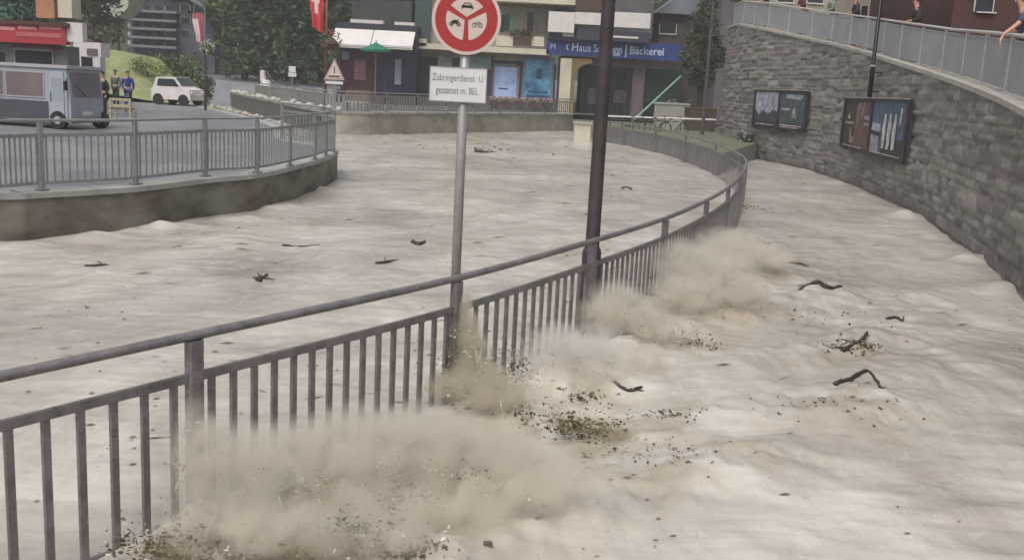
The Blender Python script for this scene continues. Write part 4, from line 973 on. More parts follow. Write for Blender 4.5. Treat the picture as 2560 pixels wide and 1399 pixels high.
# -- small building with the balcony, shop windows with pale posters
def centre():
    Y = 68.5; t = root('building', 'cream building with balcony, green shutters and two lit shop windows behind the round sign', 'building', 1230, Y, 1.13)
    w_ = mat('grey_cream_wall', (150,144,134), .8, .12, 1)
    part('wall', w_, t, lambda b: slab(b,1046,1390,-200,150,Y,9)); part('shopfront', mat('dark_shopfront', (66,64,70), .6, .2, 1), t, lambda b: slab(b,1046,1390,150.5,210,Y+.003,8,1.0))
    part('corner_panel', mat('teal_grey_panel', (62,82,82), .6, .15, 1), t, lambda b: slab(b,1040,1078,-200,112,Y-.5,.45))
    bc = P_('balcony', cream, t, (1046,1372,116,130,Y-1.3,1.28)); P_('parapet', cream, bc, (1240,1282,90,115.5,Y-1.3,.15), (1330,1360,92,115.5,Y-1.3,.15), (1046,1066,97,115.5,Y-1.3,.15))
    fb = P_('flower_box', wood, t, (1283,1329,92,114,Y-1.35,.3)); 
    b = MB(); x0, x1, zt, zb = RC(1283,1329,76,95,Y-1.2); leaves(b, [((x0+(x1-x0)*k/5,Y-1.2,(zt+zb)/2+random.uniform(-.1,.15)), .3) for k in range(6)], .08, 60, 1); b.build('flowers', mat('brown_foliage', (92,80,66), .8, .3, 3), fb)
    for a, c, y0, y1, m in ((1262,1272,36,78,mat('shutter_green',(48,88,72),.6)),(1274,1284,36,78,mat('shutter_pale_green',(110,150,134),.6)),(1334,1346,30,82,mat('grey_frame',(126,126,128),.6)),(1352,1364,30,82,w_)):
        P_('shutter', m, t, (a,c,y0,y1,Y-.08,.06))
    g = P_('window', glass, t, (1250,1261,38,80,Y-.05,.04)); P_('window', glass, t, (1318,1333,32,82,Y-.05,.04)); P_('window', mat('teal_glass', (128,146,148), .15), t, (1160,1228,142,172,Y-.09,.08)); P_('window', mat('pale_interior', (150,154,146), .3, .2, 1), t, (1095,1130,140,176,Y-.09,.08)); P_('window', mat('pale_interior', (150,154,146)), t, (1152,1158,140,176,Y-.09,.08))
    P_('eave', cream, t, (1240,1440,-8,8,Y-1.6,1.55)); P_('olive_band', mat('olive_band', (120,112,84), .8), t, (1250,1400,9,20,Y-.1,.09))
    for k, (a, c, y0, y1) in enumerate(((1236,1292,168,250),(1311,1378,150,256))):
        gl = P_('shop_window', mat('window_pale_blue' if k == 0 else 'window_teal_blue', (176,200,240) if k == 0 else (104,170,204), .15, .25, .9, c2=(140,154,190) if k == 0 else (50,92,130), spec=.6), t, (a,c,y0,y1,Y-.09,.08))
        P_('frame', mat('shopfront_frame', (120,118,132), .5), gl, (a-6,a,y0-4,y1+6,Y-.14,.13), (c,c+6,y0-4,y1+6,Y-.14,.13), (a,c,y0-8,y0-.2,Y-.14,.13), (a,c,y1+.2,y1+6,Y-.14,.13))
        sh = P_('printed_shape', mat('print_deep_teal', (50,78,104), .4), gl, *(((a+10,c-22,y0+52,y0+56,Y-.096,.004),) if k == 0 else ((a+30,a+44,y0+22,y0+48,Y-.096,.004),(a+8,c-8,y0+78,y0+83,Y-.096,.004),(a+4,c-4,y1-18,y1-1,Y-.096,.004))))
    P_('column', mat('purple_frame', (72,54,68), .6), t, (1226,1231,140,262,Y-.2,.15), (1393,1399,140,275,Y-.2,.15))
    return t
centre()
def blue_shop():
    Y = 67.5; t = root('shop', 'arcade shop with a long dark blue signboard behind the brown lamp post', 'shop', 1530, Y, .9)
    nav = mat('navy_signboard', (44,62,122), .45, .12, 1.5)
    part('wall', mat('arcade_dark_wall', (78,74,78), .8, .2, .8), t, lambda b: slab(b,1455,1705,150,215,Y+2.2,5,.5))
    part('upper_wall', mat('arcade_upper', (96,92,92), .8, .15, 1), t, lambda b: slab(b,1374,1640,-200,92,Y+1.2,6))
    x0, x1, zt, zb = RC(1366,1704,103,145,Y-.3)
    sb = part('signboard', nav, t, lambda b: b.box(x0,x1,Y-.3,Y-.05,zb,zt)); wl = mat('sign_letters', (190,206,226), .4, .05, 4)
    H = zt-zb; U = Vector((1,0,0)); up = Vector((0,0,1)); tot = x1-x0
    def tx(s, a, c, h, yy): text('lettering', s, h*1.4, (x0+tot*a, Y-.302, zb+H*yy), U, up, wl, sb, .006, tot*(c-a), .006)
    tx('M', .03, .065, H*.34, .34); tx('‹', .145, .165, H*.6, .3); tx('Haus', .19, .33, H*.5, .28); tx('Sonneggi', .35, .56, H*.5, .28); tx('|', .585, .595, H*.55, .25); tx('B\u00e4ckerei', .62, .87, H*.5, .28)
    P_('canopy', mat('dark_canopy', (52,52,66), .6, .1, 2), t, (1372,1440,84,101,Y-.6,1.2), (1441,1626,78,104,Y-.9,1.6)); P_('canopy_light', white_p, t, (1406,1434,83,92,Y-.64,.03), (1532,1596,91,96,Y-.94,.03))
    aw = P_('awning', white_p, t, (1371,1436,30,81,Y-1.0,.9), (1437,1510,32,62,Y-.95,.8), (1530,1626,32,70,Y-.95,.8))
    P_('awning_box', wood, t, (1440,1520,-40,28,Y-1.0,.5))
    P_('column', cream, t, (1398,1426,146,300,Y-.2,.6)); ar = mat('ochre_arch', (136,116,76), .8, .15, 1)
    x0_, x1_, zt_, zb_ = RC(1426,1475,146,300,Y-.1)
    def arch(b):
        N = 10; cx_ = x1_; rx = x1_-x0_-.25; top = zt_-.3; sp = zt_-1.3; pts = [(x0_,Y-.1,zb_),(x0_,Y-.1,zt_),(x1_,Y-.1,zt_)]+[(cx_-rx*math.sin(math.pi/2*i/N),Y-.1,sp+(top-sp)*math.cos(math.pi/2*i/N)) for i in range(N+1)]+[(cx_-rx,Y-.1,zb_)]
        b.ext(pts, (0,.5,0))
    part('arch', ar, t, arch); P_('soffit', mat('mauve_soffit', (112,98,102), .8), t, (1400,1700,147,168,Y+.55,.1)) 
    P_('poster', mat('mauve_poster', (130,118,120), .6, .4, 9), t, (1470,1498,220,262,Y+2.1,.06), (1535,1565,225,258,Y+2.1,.06)); P_('door', glass, t, (1455,1500,165,300,Y+2.15,.04),(1508,1560,180,300,Y+2.14,.04)); P_('pillar', mat('mauve_pillar', (104,92,98), .7), t, (1580,1610,150,300,Y+.6,.6)); P_('shutter', mat('deep_green_panel', (36,58,50), .6), t, (1612,1704,168,260,Y+1.2,.1))
blue_shop()
def simple_house(label, px0, px1, py0, py1, Y, zb, m, wins=(), extra=None, name='house'):
    t = root(name, label, 'house', (px0+px1)/2, Y, zb); part('wall', m, t, lambda b: slab(b,px0,px1,py0,py1,Y,7,zb))
    for r in wins:
        w_ = P_('window', glass, t, (*r, Y-.05, .045)); P_('frame', white_p, w_, (r[0]-2,r[0],r[2],r[3],Y-.07,.06), (r[1],r[1]+2,r[2],r[3],Y-.07,.06), (r[0]-2,r[1]+2,r[3],r[3]+3,Y-.1,.09))
    x0, x1, zt, _ = RC(px0,px1,py0,py1,Y)
    part('roof', mat('slate_roof', (126,132,138)), t, lambda b: b.ext([(x0-.4,Y-.5,zt),(x1+.4,Y-.5,zt),((x0+x1)/2,Y-.5,zt+2)], (0,8,0)))
    return t
simple_house('dark brown timber house behind the nearest onlooker on the wall', 2405, 2900, -420, 130, 29, 2.9, mat('dark_red_timber', (78,52,48), .8, .15, 1), ((2445,2490,-100,30),(2560,2640,-100,30)))
simple_house('beige rendered house behind the railing right of the thin black lamp post', 2225, 2398, -340, 75, 42, 3.5, mat('beige_render', (166,156,140), .85, .1, 1.5), ((2240,2275,-40,8),(2300,2385,-60,14)))
simple_house('pale yellow house behind the far part of the wall railing', 1915, 2205, -200, 55, 60, 4.5, mat('pale_yellow_render', (160,156,134), .85, .12, 1), ((1945,1985,-30,6),(2020,2060,-30,8),(2090,2120,-30,6),(2150,2180,-30,12)))
simple_house('mauve grey house behind the left end of the wall railing', 1812, 1912, -200, 60, 66, .9, mat('mauve_render', (104,98,104), .85, .1, 1), ((1826,1852,-40,-4),(1876,1900,-40,-2)))
simple_house('dull maroon house between the arcade and the slender tree', 1640, 1792, 38, 300, 72, .9, mat('maroon_brown_render', (86,72,70), .85, .2, .8), ((1650,1690,60,84),(1730,1760,60,90),(1660,1690,130,170)))
simple_house('grey roofed chalet on the slope above the white awnings', 930, 1008, -60, 24, 108, 4, mat('grey_timber', (110,108,104), .8), ((945,960,-10,10),(975,992,-10,10)))
simple_house('white house on the slope at the top behind the round sign', 1042, 1120, -160, 34, 84, 3, white_p, ((1056,1068,2,20),))
# -- rail above the mall wall by the shops with flower boxes
fr2 = [p for p in offset(fwpath, .2) if p.x > fw[4].x-8]
railing('railing', 'grey railing on the far channel wall in front of the shops', fr2, ZF+.92, 2.6, 12, mat('dull_far_steel', (128,124,122), .6, .1, 4), None, h=.92, gap=.12, post=(.07,.05), bar=(.12,.02), rr=.03)
def boxes():
    pr = None
    for k, px in enumerate((1246,1276,1308,1342,1374)):
        p = atd(px, 272, 60.0+k*.0); s = min(fr2, key=lambda q: abs(proj((q.x,q.y,2.0))[0]-px)); X, Y = s.x, s.y-.18
        if pr is None:
            pr = thing('flower_box', 'box of pink and white flowers hung on the railing below the shop windows', 'flower box', (X,Y,1.62), .5, 'flower boxes on the far railing')
            part('box', mat('flower_box_brown', (92,72,70), .8), pr, lambda b: b.box(-.38,.38,-.12,.12,0,.2), local=True)
            b = MB(); leaves(b, [((x_,0,.28),.2) for x_ in (-.3,-.1,.1,.3)], .05, 40, 1); b.build('foliage', L_mid, pr, local=True)
            b = MB(); [b.ball((random.uniform(-.4,.4),random.uniform(-.14,.1),random.uniform(.22,.45)), .045, 5, 3) for _ in range(40)]; b.build('blossoms', mat('pink_blossom', (196,160,172), .6), pr, local=True)
        else:
            c = copy_tree(pr); c.location = (X,Y,1.62)
boxes()
def stones():
    rs = random.Random(2); pts = []
    A = resample([p for p in fwpath if -22 < p.x < -8.2], .62)
    B = resample([p for p in lpath if p.y > 37 and p.y < 56], .8)
    m = mat('white_boulder', (182,176,170), .85, .12, 3, .4, 10); proto = None
    for k, (p, z, w_) in enumerate([(q, ZF, 'far') for q in A]+[(q, ZC, 'near') for q in B]):
        lb, gp = ('whitish boulder lined up on the coping of the dark far channel wall', 'boulders on the far wall coping') if w_ == 'far' else ('whitish stone lined up on the near edge of the upstream channel', 'stones along the near channel edge')
        if proto is None:
            b = MB(); b.ball((0,0,.13), (.24,.18,.17), 9, 6, .14); o = b.build('boulder', m, local=True); proto = o
        else: o = proto.copy(); COL.objects.link(o)
        s = rs.uniform(.5,1.1)*(.9 if w_ == 'far' else .55); o.scale = (s,s*rs.uniform(.8,1.2),s*rs.uniform(.7,1.2)); o.rotation_euler = (0,0,rs.uniform(0,6)); n_ = rs.uniform(.05,.4)
        o.location = (p.x+rs.uniform(-.1,.1), p.y+n_, z-.01); tag(o, lb, 'boulder', gp)
stones()
# -- end pillar, barriers, bicycles, planter
def pillar():
    Y = 52.0; x0, x1, zt, zb = RC(1436,1476,306,352,Y); t = thing('pillar', 'squat beige pillar standing in the water at the far end of the near railing', 'pillar', ((x0+x1)/2,Y,-.4)); part('shaft', cream, t, lambda b: b.box(x0,x1,Y,Y+.9,-.4,zt-.1)); part('cap', conc_top, t, lambda b: b.box(x0-.06,x1+.06,Y-.06,Y+.96,zt-.098,zt))
pillar()
def barrier():
    Y = 55.5; a = atd(1518,291,Y); c = atd(1790,300,Y); t = thing('road_barrier', 'low white horizontal bar barrier in front of the arcade shop', 'barrier', (a.x,Y,.62))
    part('bar', white_p, t, lambda b: b.tube([a,c], .05, 8)); dk = mat('dark_foot', (60,56,54))
    for f in (.03,.36,.68,.97): q = a.lerp(c, f); part('post', dk, t, lambda b: b.tube([(q.x,q.y,.55),(q.x,q.y,q.z-.03)], .035, 8))
    part('second_bar', mat('dark_bar', (52,48,48), .5), t, lambda b: b.tube([a-Vector((0,0,.16)),c-Vector((0,0,.16))], .035, 8))
barrier()
def boom():
    Y = 57; a = atd(1572,312,Y); c = atd(1703,190,Y); t = thing('barrier_boom', 'slanting pale green boom raised beside the arcade shop', 'barrier', (a.x,Y,.62)); part('boom', mat('pale_green_boom', (128,168,148), .5), t, lambda b: b.tube([a,c], [.07,.05], 10))
    part('stand', mat('dark_foot', (60,56,54)), t, lambda b: b.obox((a.x,Y+.1,(a.z+.62)/2), .26,.26,max(.3,a.z-.6),0,.03)); part('counterweight', mat('dark_foot', (60,56,54)), t, lambda b: b.obox(a-(c-a).normalized()*.12, .22,.2,.14))
boom()
def bicycle(px, Y, rz, label, col):
    x = atd(px, 320, Y).x; t = thing('bicycle', label, 'bicycle', (x,Y,.62), rz, 'bicycles parked by the barrier'); blk = mat('tyre', (34,32,36))
    for cx_ in (-.5,.5):
        N = 24; w_ = part('wheel', blk, t, lambda b: b.tube([(cx_+.33*math.cos(2*math.pi*i/N),0,.34+.33*math.sin(2*math.pi*i/N)) for i in range(N+1)], .022, 6, False), local=True)
        part('spokes', steel_light, w_, lambda b: [b.tube([(cx_,0,.34),(cx_+.32*math.cos(math.pi*i/5),0,.34+.32*math.sin(math.pi*i/5))], .006, 4) for i in range(10)], local=True)
    part('frame', col, t, lambda b: [b.tube(q, .022, 6) for q in ([(-.5,0,.34),(-.1,0,.32),(-.22,0,.82)], [(-.1,0,.32),(.36,0,.78)], [(-.2,0,.76),(.34,0,.82)], [(-.5,0,.34),(-.2,0,.74)], [(.34,0,.95),(.37,0,.78),(.5,0,.34)])], local=True)
    part('saddle', blk, t, lambda b: b.ball((-.22,0,.87), (.14,.07,.035), 10, 5), local=True); part('handlebar', blk, t, lambda b: b.tube([(.28,-.26,.98),(.34,0,.97),(.28,.26,.98)], .016, 6), local=True)
bicycle(1590, 54.0, .25, 'dark bicycle leaning left of the pale green boom foot', mat('bike_dark', (60,54,60), .4)); bicycle(1645, 53.2, .4, 'bicycle with a maroon frame between the dark and the pale bicycles', mat('bike_maroon', (110,62,72), .4)); bicycle(1685, 52.4, .3, 'pale framed bicycle nearest the brown planter', mat('bike_pale', (176,170,168), .4))
def planter():
    Y = 57.0; x0, x1, zt, zb = RC(1722,1788,270,312,Y); t = thing('planter', 'brown wooden planter box under the slender tree', 'planter', ((x0+x1)/2,Y,.62)); part('box', wood, t, lambda b: (b.box(x0,x1,Y-.3,Y+1.6,.6,zt-.05))); part('rim', mat('planter_rim', (104,84,70), .7), t, lambda b: (b.box(x0-.04,x1+.04,Y-.34,Y-.24,zt-.048,zt), b.box(x0-.04,x1+.04,Y+1.54,Y+1.64,zt-.048,zt), b.box(x0-.04,x0+.06,Y-.238,Y+1.538,zt-.048,zt), b.box(x1-.06,x1+.04,Y-.238,Y+1.538,zt-.048,zt)))
    part('soil', mat('soil', (62,50,42), .95), t, lambda b: b.box(x0+.07,x1-.07,Y-.23,Y+1.53,zt-.045,zt-.02))
planter()
def low_wall():
    Y = 60; t = root('garden_wall', 'low pale wall beside the maroon house', 'wall', 1680, Y, .62); part('wall', mat('pale_low_wall', (150,146,138), .8, .1, 2), t, lambda b: slab(b,1636,1724,262,300,Y,.3,.55)); part('coping', conc_top, t, lambda b: slab(b,1633,1727,257,261.9,Y-.04,.38))
low_wall()
x = atd(1712, 250, 61).x; bush('hedge', 'yellow green hedge above the low pale wall', x, 61.2, .62, 1.75, 1.1, L_lite, 1600, .08)
def dark_lamp():
    Y = 51.5; x = atd(1779, 60, Y).x; t = thing('lamp_post', 'slim dark lamp post above the slender tree', 'street lamp', (x,Y,.62)); m = mat('thin_dark_pole', (78,74,76)); part('pole', m, t, lambda b: b.tube([(x,Y,.55),(x,Y,3),(x,Y,8.6)], [.10,.085,.06], 10)); part('lantern', m, t, lambda b: b.ball((x,Y-.3,8.7),(.18,.4,.1),10,5))
dark_lamp()
# -- left side details
def bench():
    Y = 37; x0, x1, zt, zb = RC(273,327,246,300,Y); t = thing('bench', 'pale timber framed bench by the road right of the bus', 'bench', ((x0+x1)/2,Y,.78)); m = mat('pale_timber', (170,162,134), .7, .1, 4)
    for x_ in (x0,x1-.06):
        part('leg', m, t, lambda b: b.box(x_,x_+.06,Y,Y+.06,.78,zt)); part('leg', m, t, lambda b: b.box(x_,x_+.06,Y+.5,Y+.56,.78,zt-.3))
    part('backrest', m, t, lambda b: (b.box(x0+.061,x1-.061,Y+.01,Y+.04,zt-.09,zt), b.box(x0+.061,x1-.061,Y+.01,Y+.04,zt-.32,zt-.22))); part('seat', mat('olive_seat', (112,108,76), .7), t, lambda b: b.box(x0+.062,x1-.062,Y+.05,Y+.55,1.14,1.19))
bench()
def car(px, Y, rz, z, label, col, L=3.4):
    x = atd(px, 200, Y).x; t = thing('parked_car', label, 'car', (x,Y,z), rz, None); s = L/3.4
    prof = [(-1.7,.3),(-1.68,.8),(-1.5,.95),(-1.25,1.45),(.35,1.5),(.95,.98),(1.6,.86),(1.7,.55),(1.68,.3)]
    part('body', col, t, lambda b: b.ext([(a*s,-.78,c) for a, c in prof], (0,1.56,0)), local=True)
    for sy in (-.79,.79): part('side_window', glass, t, lambda b: b.ext([(-1.15*s,sy-.006,1.0),(.75*s,sy-.006,1.0),(.32*s,sy-.006,1.38),(-1.05*s,sy-.006,1.38)], (0,.012,0)), local=True)
    part('windscreen', glass, t, lambda b: b.ext([(.42*s,-.68,1.46),(.90*s,-.68,1.06),(.92*s,-.68,1.08),(.44*s,-.68,1.48)], (0,1.36,0)), local=True)
    for a in (-1.1,1.1):
        for sy in (-.8,.66): w_ = part('wheel', mat('tyre', (34,32,36)), t, lambda b: b.tube([(a*s,sy,.3),(a*s,sy+.14,.3)], .3, 16), local=True)
    for sy in (-.55,.55): part('headlight', mat('lamp_glass', (210,206,200)), t, lambda b: b.ball((1.66*s,sy,.68), (.06,.14,.08), 8, 5), local=True)
car(445, 55, -.2, .78, 'white van like car on the wet road below the bush', white_p, 2.3)
car(583, 96, .1, tz(atd(583,200,96).x,96)-.1, 'white car far off under the dark trees', white_p)
def tank(px, py0, py1, Y, label, name, cat, w_=.5):
    x = atd(px,200,Y).x; zt = atd(px,py0,Y).z; z0 = gz(x,Y); t = thing(name, label, cat, (x,Y,z0)); return t, x, z0, zt
t, x, z0, zt = tank(665, 175, 215, 74, 'white hooded cover standing by the trees behind the boulders', 'garden_statue', 'statue')
part('base', white_p, t, lambda b: b.tube([(x,74,z0),(x,74,z0+.5),(x,74,(z0+zt)/2+.2)], [.55,.5,.3], 12)); part('head', white_p, t, lambda b: b.tube([(x-.2,74,(z0+zt)/2+.1),(x-.25,74,zt-.1),(x-.25,74,zt)], [.22,.18,.08], 10))
t, x, z0, zt = tank(731, 166, 222, 60, 'small white double sign on a grey post by the far channel wall', 'signpost', 'sign')
part('pole', steel_light, t, lambda b: b.tube([(x,60,z0),(x,60,zt)], .035, 8)); part('sign_plate', white_p, t, lambda b: b.box(x-.2,x+.2,59.93,59.96,zt-.34,zt)); part('sign_plate', white_p, t, lambda b: b.ext([(x-.22,59.95,zt-.6),(x+.22,59.95,zt-.6),(x+.26,59.95,zt-.48),(x+.22,59.95,zt-.37),(x-.22,59.95,zt-.37)], (0,-.03,0)))
def sq_bench():
    Y = 50.2; x0, x1, zt, zb = RC(862,922,268,284,Y); x0 -= 0; t = thing('bench', 'white seat with a brown back behind the far railing', 'bench', ((x0+x1)/2,Y,1.13)); part('seat', white_p, t, lambda b: b.box(x0,x1,Y,Y+.4,1.52,1.58)); part('backrest', mat('brown_back', (112,82,78), .7), t, lambda b: b.box(x0,x1,Y+.41,Y+.45,1.5,2.15)); [part('leg', wood, t, lambda b: b.box(a,a+.06,Y+.05,Y+.35,1.12,1.518)) for a in (x0+.05,x1-.11)]
sq_bench()
# -- trestle and rail by the road (thin fence between road and trees)
def thin_fence():
    pts = [Vector((*atz(x_,y_,ZF)[:2],0)) for x_, y_ in ((770,262),(700,246),(610,228))]; pts = [p+Vector((.3,2.5,0)) for p in pts]
    t = thing('fence', 'thin grey tube fence behind the white boulders', 'fence', (pts[0].x,pts[0].y,ZF)); c = catmull(pts, 6)
    for z in (.95,.5): part('rail', steel_light, t, lambda b: b.tube([(p.x,p.y,gz(p.x,p.y)+z) for p in c], .025, 6))
    for p in resample(c, 3): part('post', steel_light, t, lambda b: b.tube([(p.x,p.y,gz(p.x,p.y)-.1),(p.x,p.y,gz(p.x,p.y)+.97)], .03, 6))
thin_fence()
# ================================================================ SPRAY, DROPLETS, FLOATING DEBRIS
def at2(px, py, z): p = atz(px, py, z); return p
def blob(name, label, balls, sp, vox=.06, disp=.05, dsc=.35):
    b = MB()
    balls = [(c, tuple(q*1.32 for q in r)) for c, r in balls]
    for c, r in balls: b.ball(c, r, 14, 9)
    col, dens = sp; m = bpy.data.materials.new('spray_air')
    o = b.build(name, m); 
    r = o.modifiers.new('r', 'REMESH'); r.mode = 'VOXEL'; r.voxel_size = vox
    s = o.modifiers.new('s', 'SMOOTH'); s.iterations = 10; s.factor = .6
    tx = bpy.data.textures.new('lumps', 'CLOUDS'); tx.noise_scale = dsc; tx.noise_depth = 3
    d = o.modifiers.new('d', 'DISPLACE'); d.texture = tx; d.strength = disp*2; d.mid_level = .5
    s2 = o.modifiers.new('s2', 'SMOOTH'); s2.iterations = 2
    bpy.context.view_layer.update(); nm = bpy.data.meshes.new_from_object(o.evaluated_get(bpy.context.evaluated_depsgraph_get())); o.modifiers.clear(); o.data = nm; nm.materials.clear(); nm.materials.append(m)
    m.use_nodes = True; n = m.node_tree; n.nodes.remove(n.nodes['Principled BSDF']); L = n.links
    v = n.nodes.new('ShaderNodeVolumePrincipled'); v.inputs['Color'].default_value = (*lin(col), 1); v.inputs['Anisotropy'].default_value = .1
    tc = n.nodes.new('ShaderNodeTexCoord'); tot = None
    for c, r in balls:
        mp = n.nodes.new('ShaderNodeMapping'); mp.vector_type = 'TEXTURE'; mp.inputs['Location'].default_value = (c[0]-o.location.x, c[1]-o.location.y, c[2]-o.location.z); mp.inputs['Scale'].default_value = r
        L.new(tc.outputs['Object'], mp.inputs[0]); ln = n.nodes.new('ShaderNodeVectorMath'); ln.operation = 'LENGTH'; L.new(mp.outputs[0], ln.inputs[0])
        mr = n.nodes.new('ShaderNodeMapRange'); mr.interpolation_type = 'SMOOTHSTEP'; mr.inputs[1].default_value = .25; mr.inputs[2].default_value = 1.0; mr.inputs[3].default_value = 1; mr.inputs[4].default_value = 0
        L.new(ln.outputs['Value'], mr.inputs[0])
        if tot is None: tot = mr.outputs[0]
        else:
            a = n.nodes.new('ShaderNodeMath'); a.operation = 'ADD'; L.new(tot, a.inputs[0]); L.new(mr.outputs[0], a.inputs[1]); tot = a.outputs[0]
    no = n.nodes.new('ShaderNodeTexNoise'); no.inputs['Scale'].default_value = 5.5; no.inputs['Detail'].default_value = 5; no.inputs['Distortion'].default_value = .6; L.new(tc.outputs['Object'], no.inputs['Vector'])
    nr = n.nodes.new('ShaderNodeMapRange'); nr.inputs[1].default_value = .38; nr.inputs[2].default_value = .62; nr.inputs[3].default_value = .12; nr.inputs[4].default_value = 1.7; L.new(no.outputs[0], nr.inputs[0])
    a = n.nodes.new('ShaderNodeMath'); a.operation = 'MULTIPLY'; L.new(tot, a.inputs[0]); L.new(nr.outputs[0], a.inputs[1])
    d_ = n.nodes.new('ShaderNodeMath'); d_.operation = 'MULTIPLY'; L.new(a.outputs[0], d_.inputs[0]); d_.inputs[1].default_value = dens; L.new(d_.outputs[0], v.inputs['Density'])
    L.new(v.outputs[0], n.nodes['Material Output'].inputs['Volume'])
    tag(o, label, 'spray', kind='stuff'); return o
sp1 = ((235,230,219), 4.8); sp2 = ((242,238,232), 4.6); sp3 = ((226,218,203), 12.0); sp4 = ((176,162,128), 5.0)
def at_h(px, py, base):       # point above the water seen at pixel; base = pixel y where its foot meets the water
    g = atz(px, base, .12); return atd(px, py, g.y)
def B(px, py, base, r): c = at_h(px, py, base); return ((c.x,c.y,c.z), r)
blob('spray', 'broad low brown spray in front of the nearest railing bay', [B(500,1130,1330,(.16,.2,.3)),B(560,1180,1330,(.3,.3,.28)),B(660,1180,1300,(.36,.35,.25)),B(790,1150,1270,(.42,.4,.24)),B(930,1120,1230,(.45,.4,.26)),B(1060,1110,1210,(.42,.4,.24)),B(1200,1130,1220,(.4,.4,.2)),B(1310,1170,1240,(.35,.35,.14)),B(620,1290,1360,(.4,.3,.14)),B(560,1330,1395,(.35,.25,.12)),B(760,1330,1395,(.5,.25,.12)),B(960,1330,1380,(.4,.25,.08)),B(1350,1200,1260,(.5,.4,.12)),B(880,1260,1330,(.5,.3,.12)),B(1120,1240,1290,(.5,.35,.12))], sp1)
blob('spray', 'tall narrow brown spray column at the railing post under the sign pole', [B(1165,770,1000,(.06,.07,.16)),B(1172,830,1000,(.11,.1,.18)),B(1180,890,1000,(.17,.16,.2)),B(1195,950,1010,(.25,.25,.18)),B(1230,980,1030,(.32,.3,.14)),B(1120,960,1010,(.2,.22,.12))], sp3, .03, .06, .25)
blob('spray', 'round pale spray puff right of the sign pole', [B(1400,870,950,(.32,.32,.22)),B(1480,880,950,(.35,.35,.22)),B(1360,910,960,(.25,.3,.16)),B(1550,890,940,(.3,.3,.14)),B(1440,920,960,(.45,.4,.12))], sp2)
blob('spray', 'grey brown spray puff at the foot of the brown lamp post', [B(1540,760,860,(.3,.3,.24)),B(1590,790,870,(.35,.35,.22)),B(1510,790,870,(.28,.3,.2)),B(1640,830,880,(.35,.35,.16))], sp1)
blob('spray', 'wide spray by the far railing bays', [B(1710,660,760,(.4,.4,.3)),B(1780,690,770,(.55,.5,.34)),B(1840,730,780,(.45,.45,.22)),B(1720,730,790,(.45,.45,.22)),B(1830,620,690,(.6,.6,.28)),B(1900,640,690,(.5,.5,.18))], sp1, .06, .14, .5)
blob('spray', 'small dark brown spray clump right of the round pale puff', [B(1610,850,872,(.16,.14,.07)),B(1655,852,875,(.22,.16,.08)),B(1700,858,872,(.14,.12,.05))], sp4, .03, .03)
blob('spray', 'low dark greenish spray behind the floating leaf scraps', [B(1435,1065,1088,(.16,.12,.06)),B(1490,1070,1095,(.2,.14,.06)),B(1540,1085,1105,(.18,.12,.04))], sp4, .03, .03)
blob('spray', 'brown spray low over the dark scraps at the bottom left', [B(430,1375,1398,(.2,.1,.07)),B(660,1370,1398,(.35,.12,.08)),B(830,1365,1396,(.3,.12,.07))], sp4, .03, .03)
# small sprays of dark mud droplets
drop_m = mat('mud_droplet', (96,84,60), .8, .25, 30, c2=(46,40,28)); drop_l = mat('foam_droplet', (206,198,180), .8, .05, 30)
def tet(b, c, s, st=1.0):
    q = [Vector((random.gauss(0,1),random.gauss(0,1),random.gauss(0,1))).normalized()*s for _ in range(4)]; c = Vector(c)
    q = [Vector((v.x*st,v.y,v.z)) for v in q]; b.add([c+v for v in q], [(0,1,2),(0,3,1),(1,3,2),(2,3,0)])
def droplets(spots, m, name, label, f):
    b = MB()
    for px, py, base, rx, rz, n, s in spots:
        c = at_h(px, py, base)
        for _ in range(int(n*f)):
            x, y, z = c.x+random.gauss(0,rx), c.y+random.gauss(0,rx*.6), c.z+random.gauss(0,rz); wl_ = float(wz(np.array([x]),np.array([y]))[0])
            tet(b, (x, y, max(z, wl_+.01)), s*random.uniform(.4,1.3), random.uniform(1,1.8))
    tag(b.build(name, m), label, 'droplets', kind='stuff')
SP = [(400,1370,1385,.14,.05,170,.014),(520,1385,1395,.2,.04,150,.013),(640,1365,1380,.22,.05,240,.014),(760,1370,1380,.2,.05,180,.014),(860,1345,1370,.14,.06,240,.015),(490,1190,1300,.05,.06,60,.012),(480,1090,1300,.03,.04,50,.011),(1010,1245,1290,.10,.04,90,.012),(1020,1385,1392,.12,.03,120,.014),
      (1160,1185,1250,.12,.03,50,.012),(1440,1068,1085,.13,.04,170,.015),(1480,1060,1085,.2,.05,70,.014),(1330,1045,1060,.1,.02,30,.014),(1200,1000,1015,.3,.03,30,.013),(1130,900,1000,.05,.16,110,.010),(1250,900,1000,.06,.12,110,.010),(1300,920,1000,.06,.10,80,.010),(1650,853,868,.22,.04,420,.017),(1600,848,866,.12,.04,100,.016),
      (1710,740,770,.22,.07,150,.018),(1790,765,775,.25,.04,80,.018),(1465,993,1000,.1,.02,50,.015),(1670,1040,1046,.14,.02,36,.014),(1640,1130,1140,.25,.03,50,.013),(2140,865,880,.12,.05,60,.018),(2110,880,890,.14,.03,40,.018),(2060,800,815,.5,.04,30,.016),(2100,1030,1035,.35,.02,26,.015),(1870,520,530,.3,.06,60,.02),(1210,372,378,1.2,.04,22,.05)]
droplets(SP, drop_m, 'mud_droplets', 'dark mud droplets and leaf scraps flung about the splashes', 1.8)
droplets([(a,b_-6,c,d*1.2,e*1.2,n,s*.9) for a,b_,c,d,e,n,s in SP], drop_l, 'foam_droplets', 'pale foam droplets among the splashes', .15)
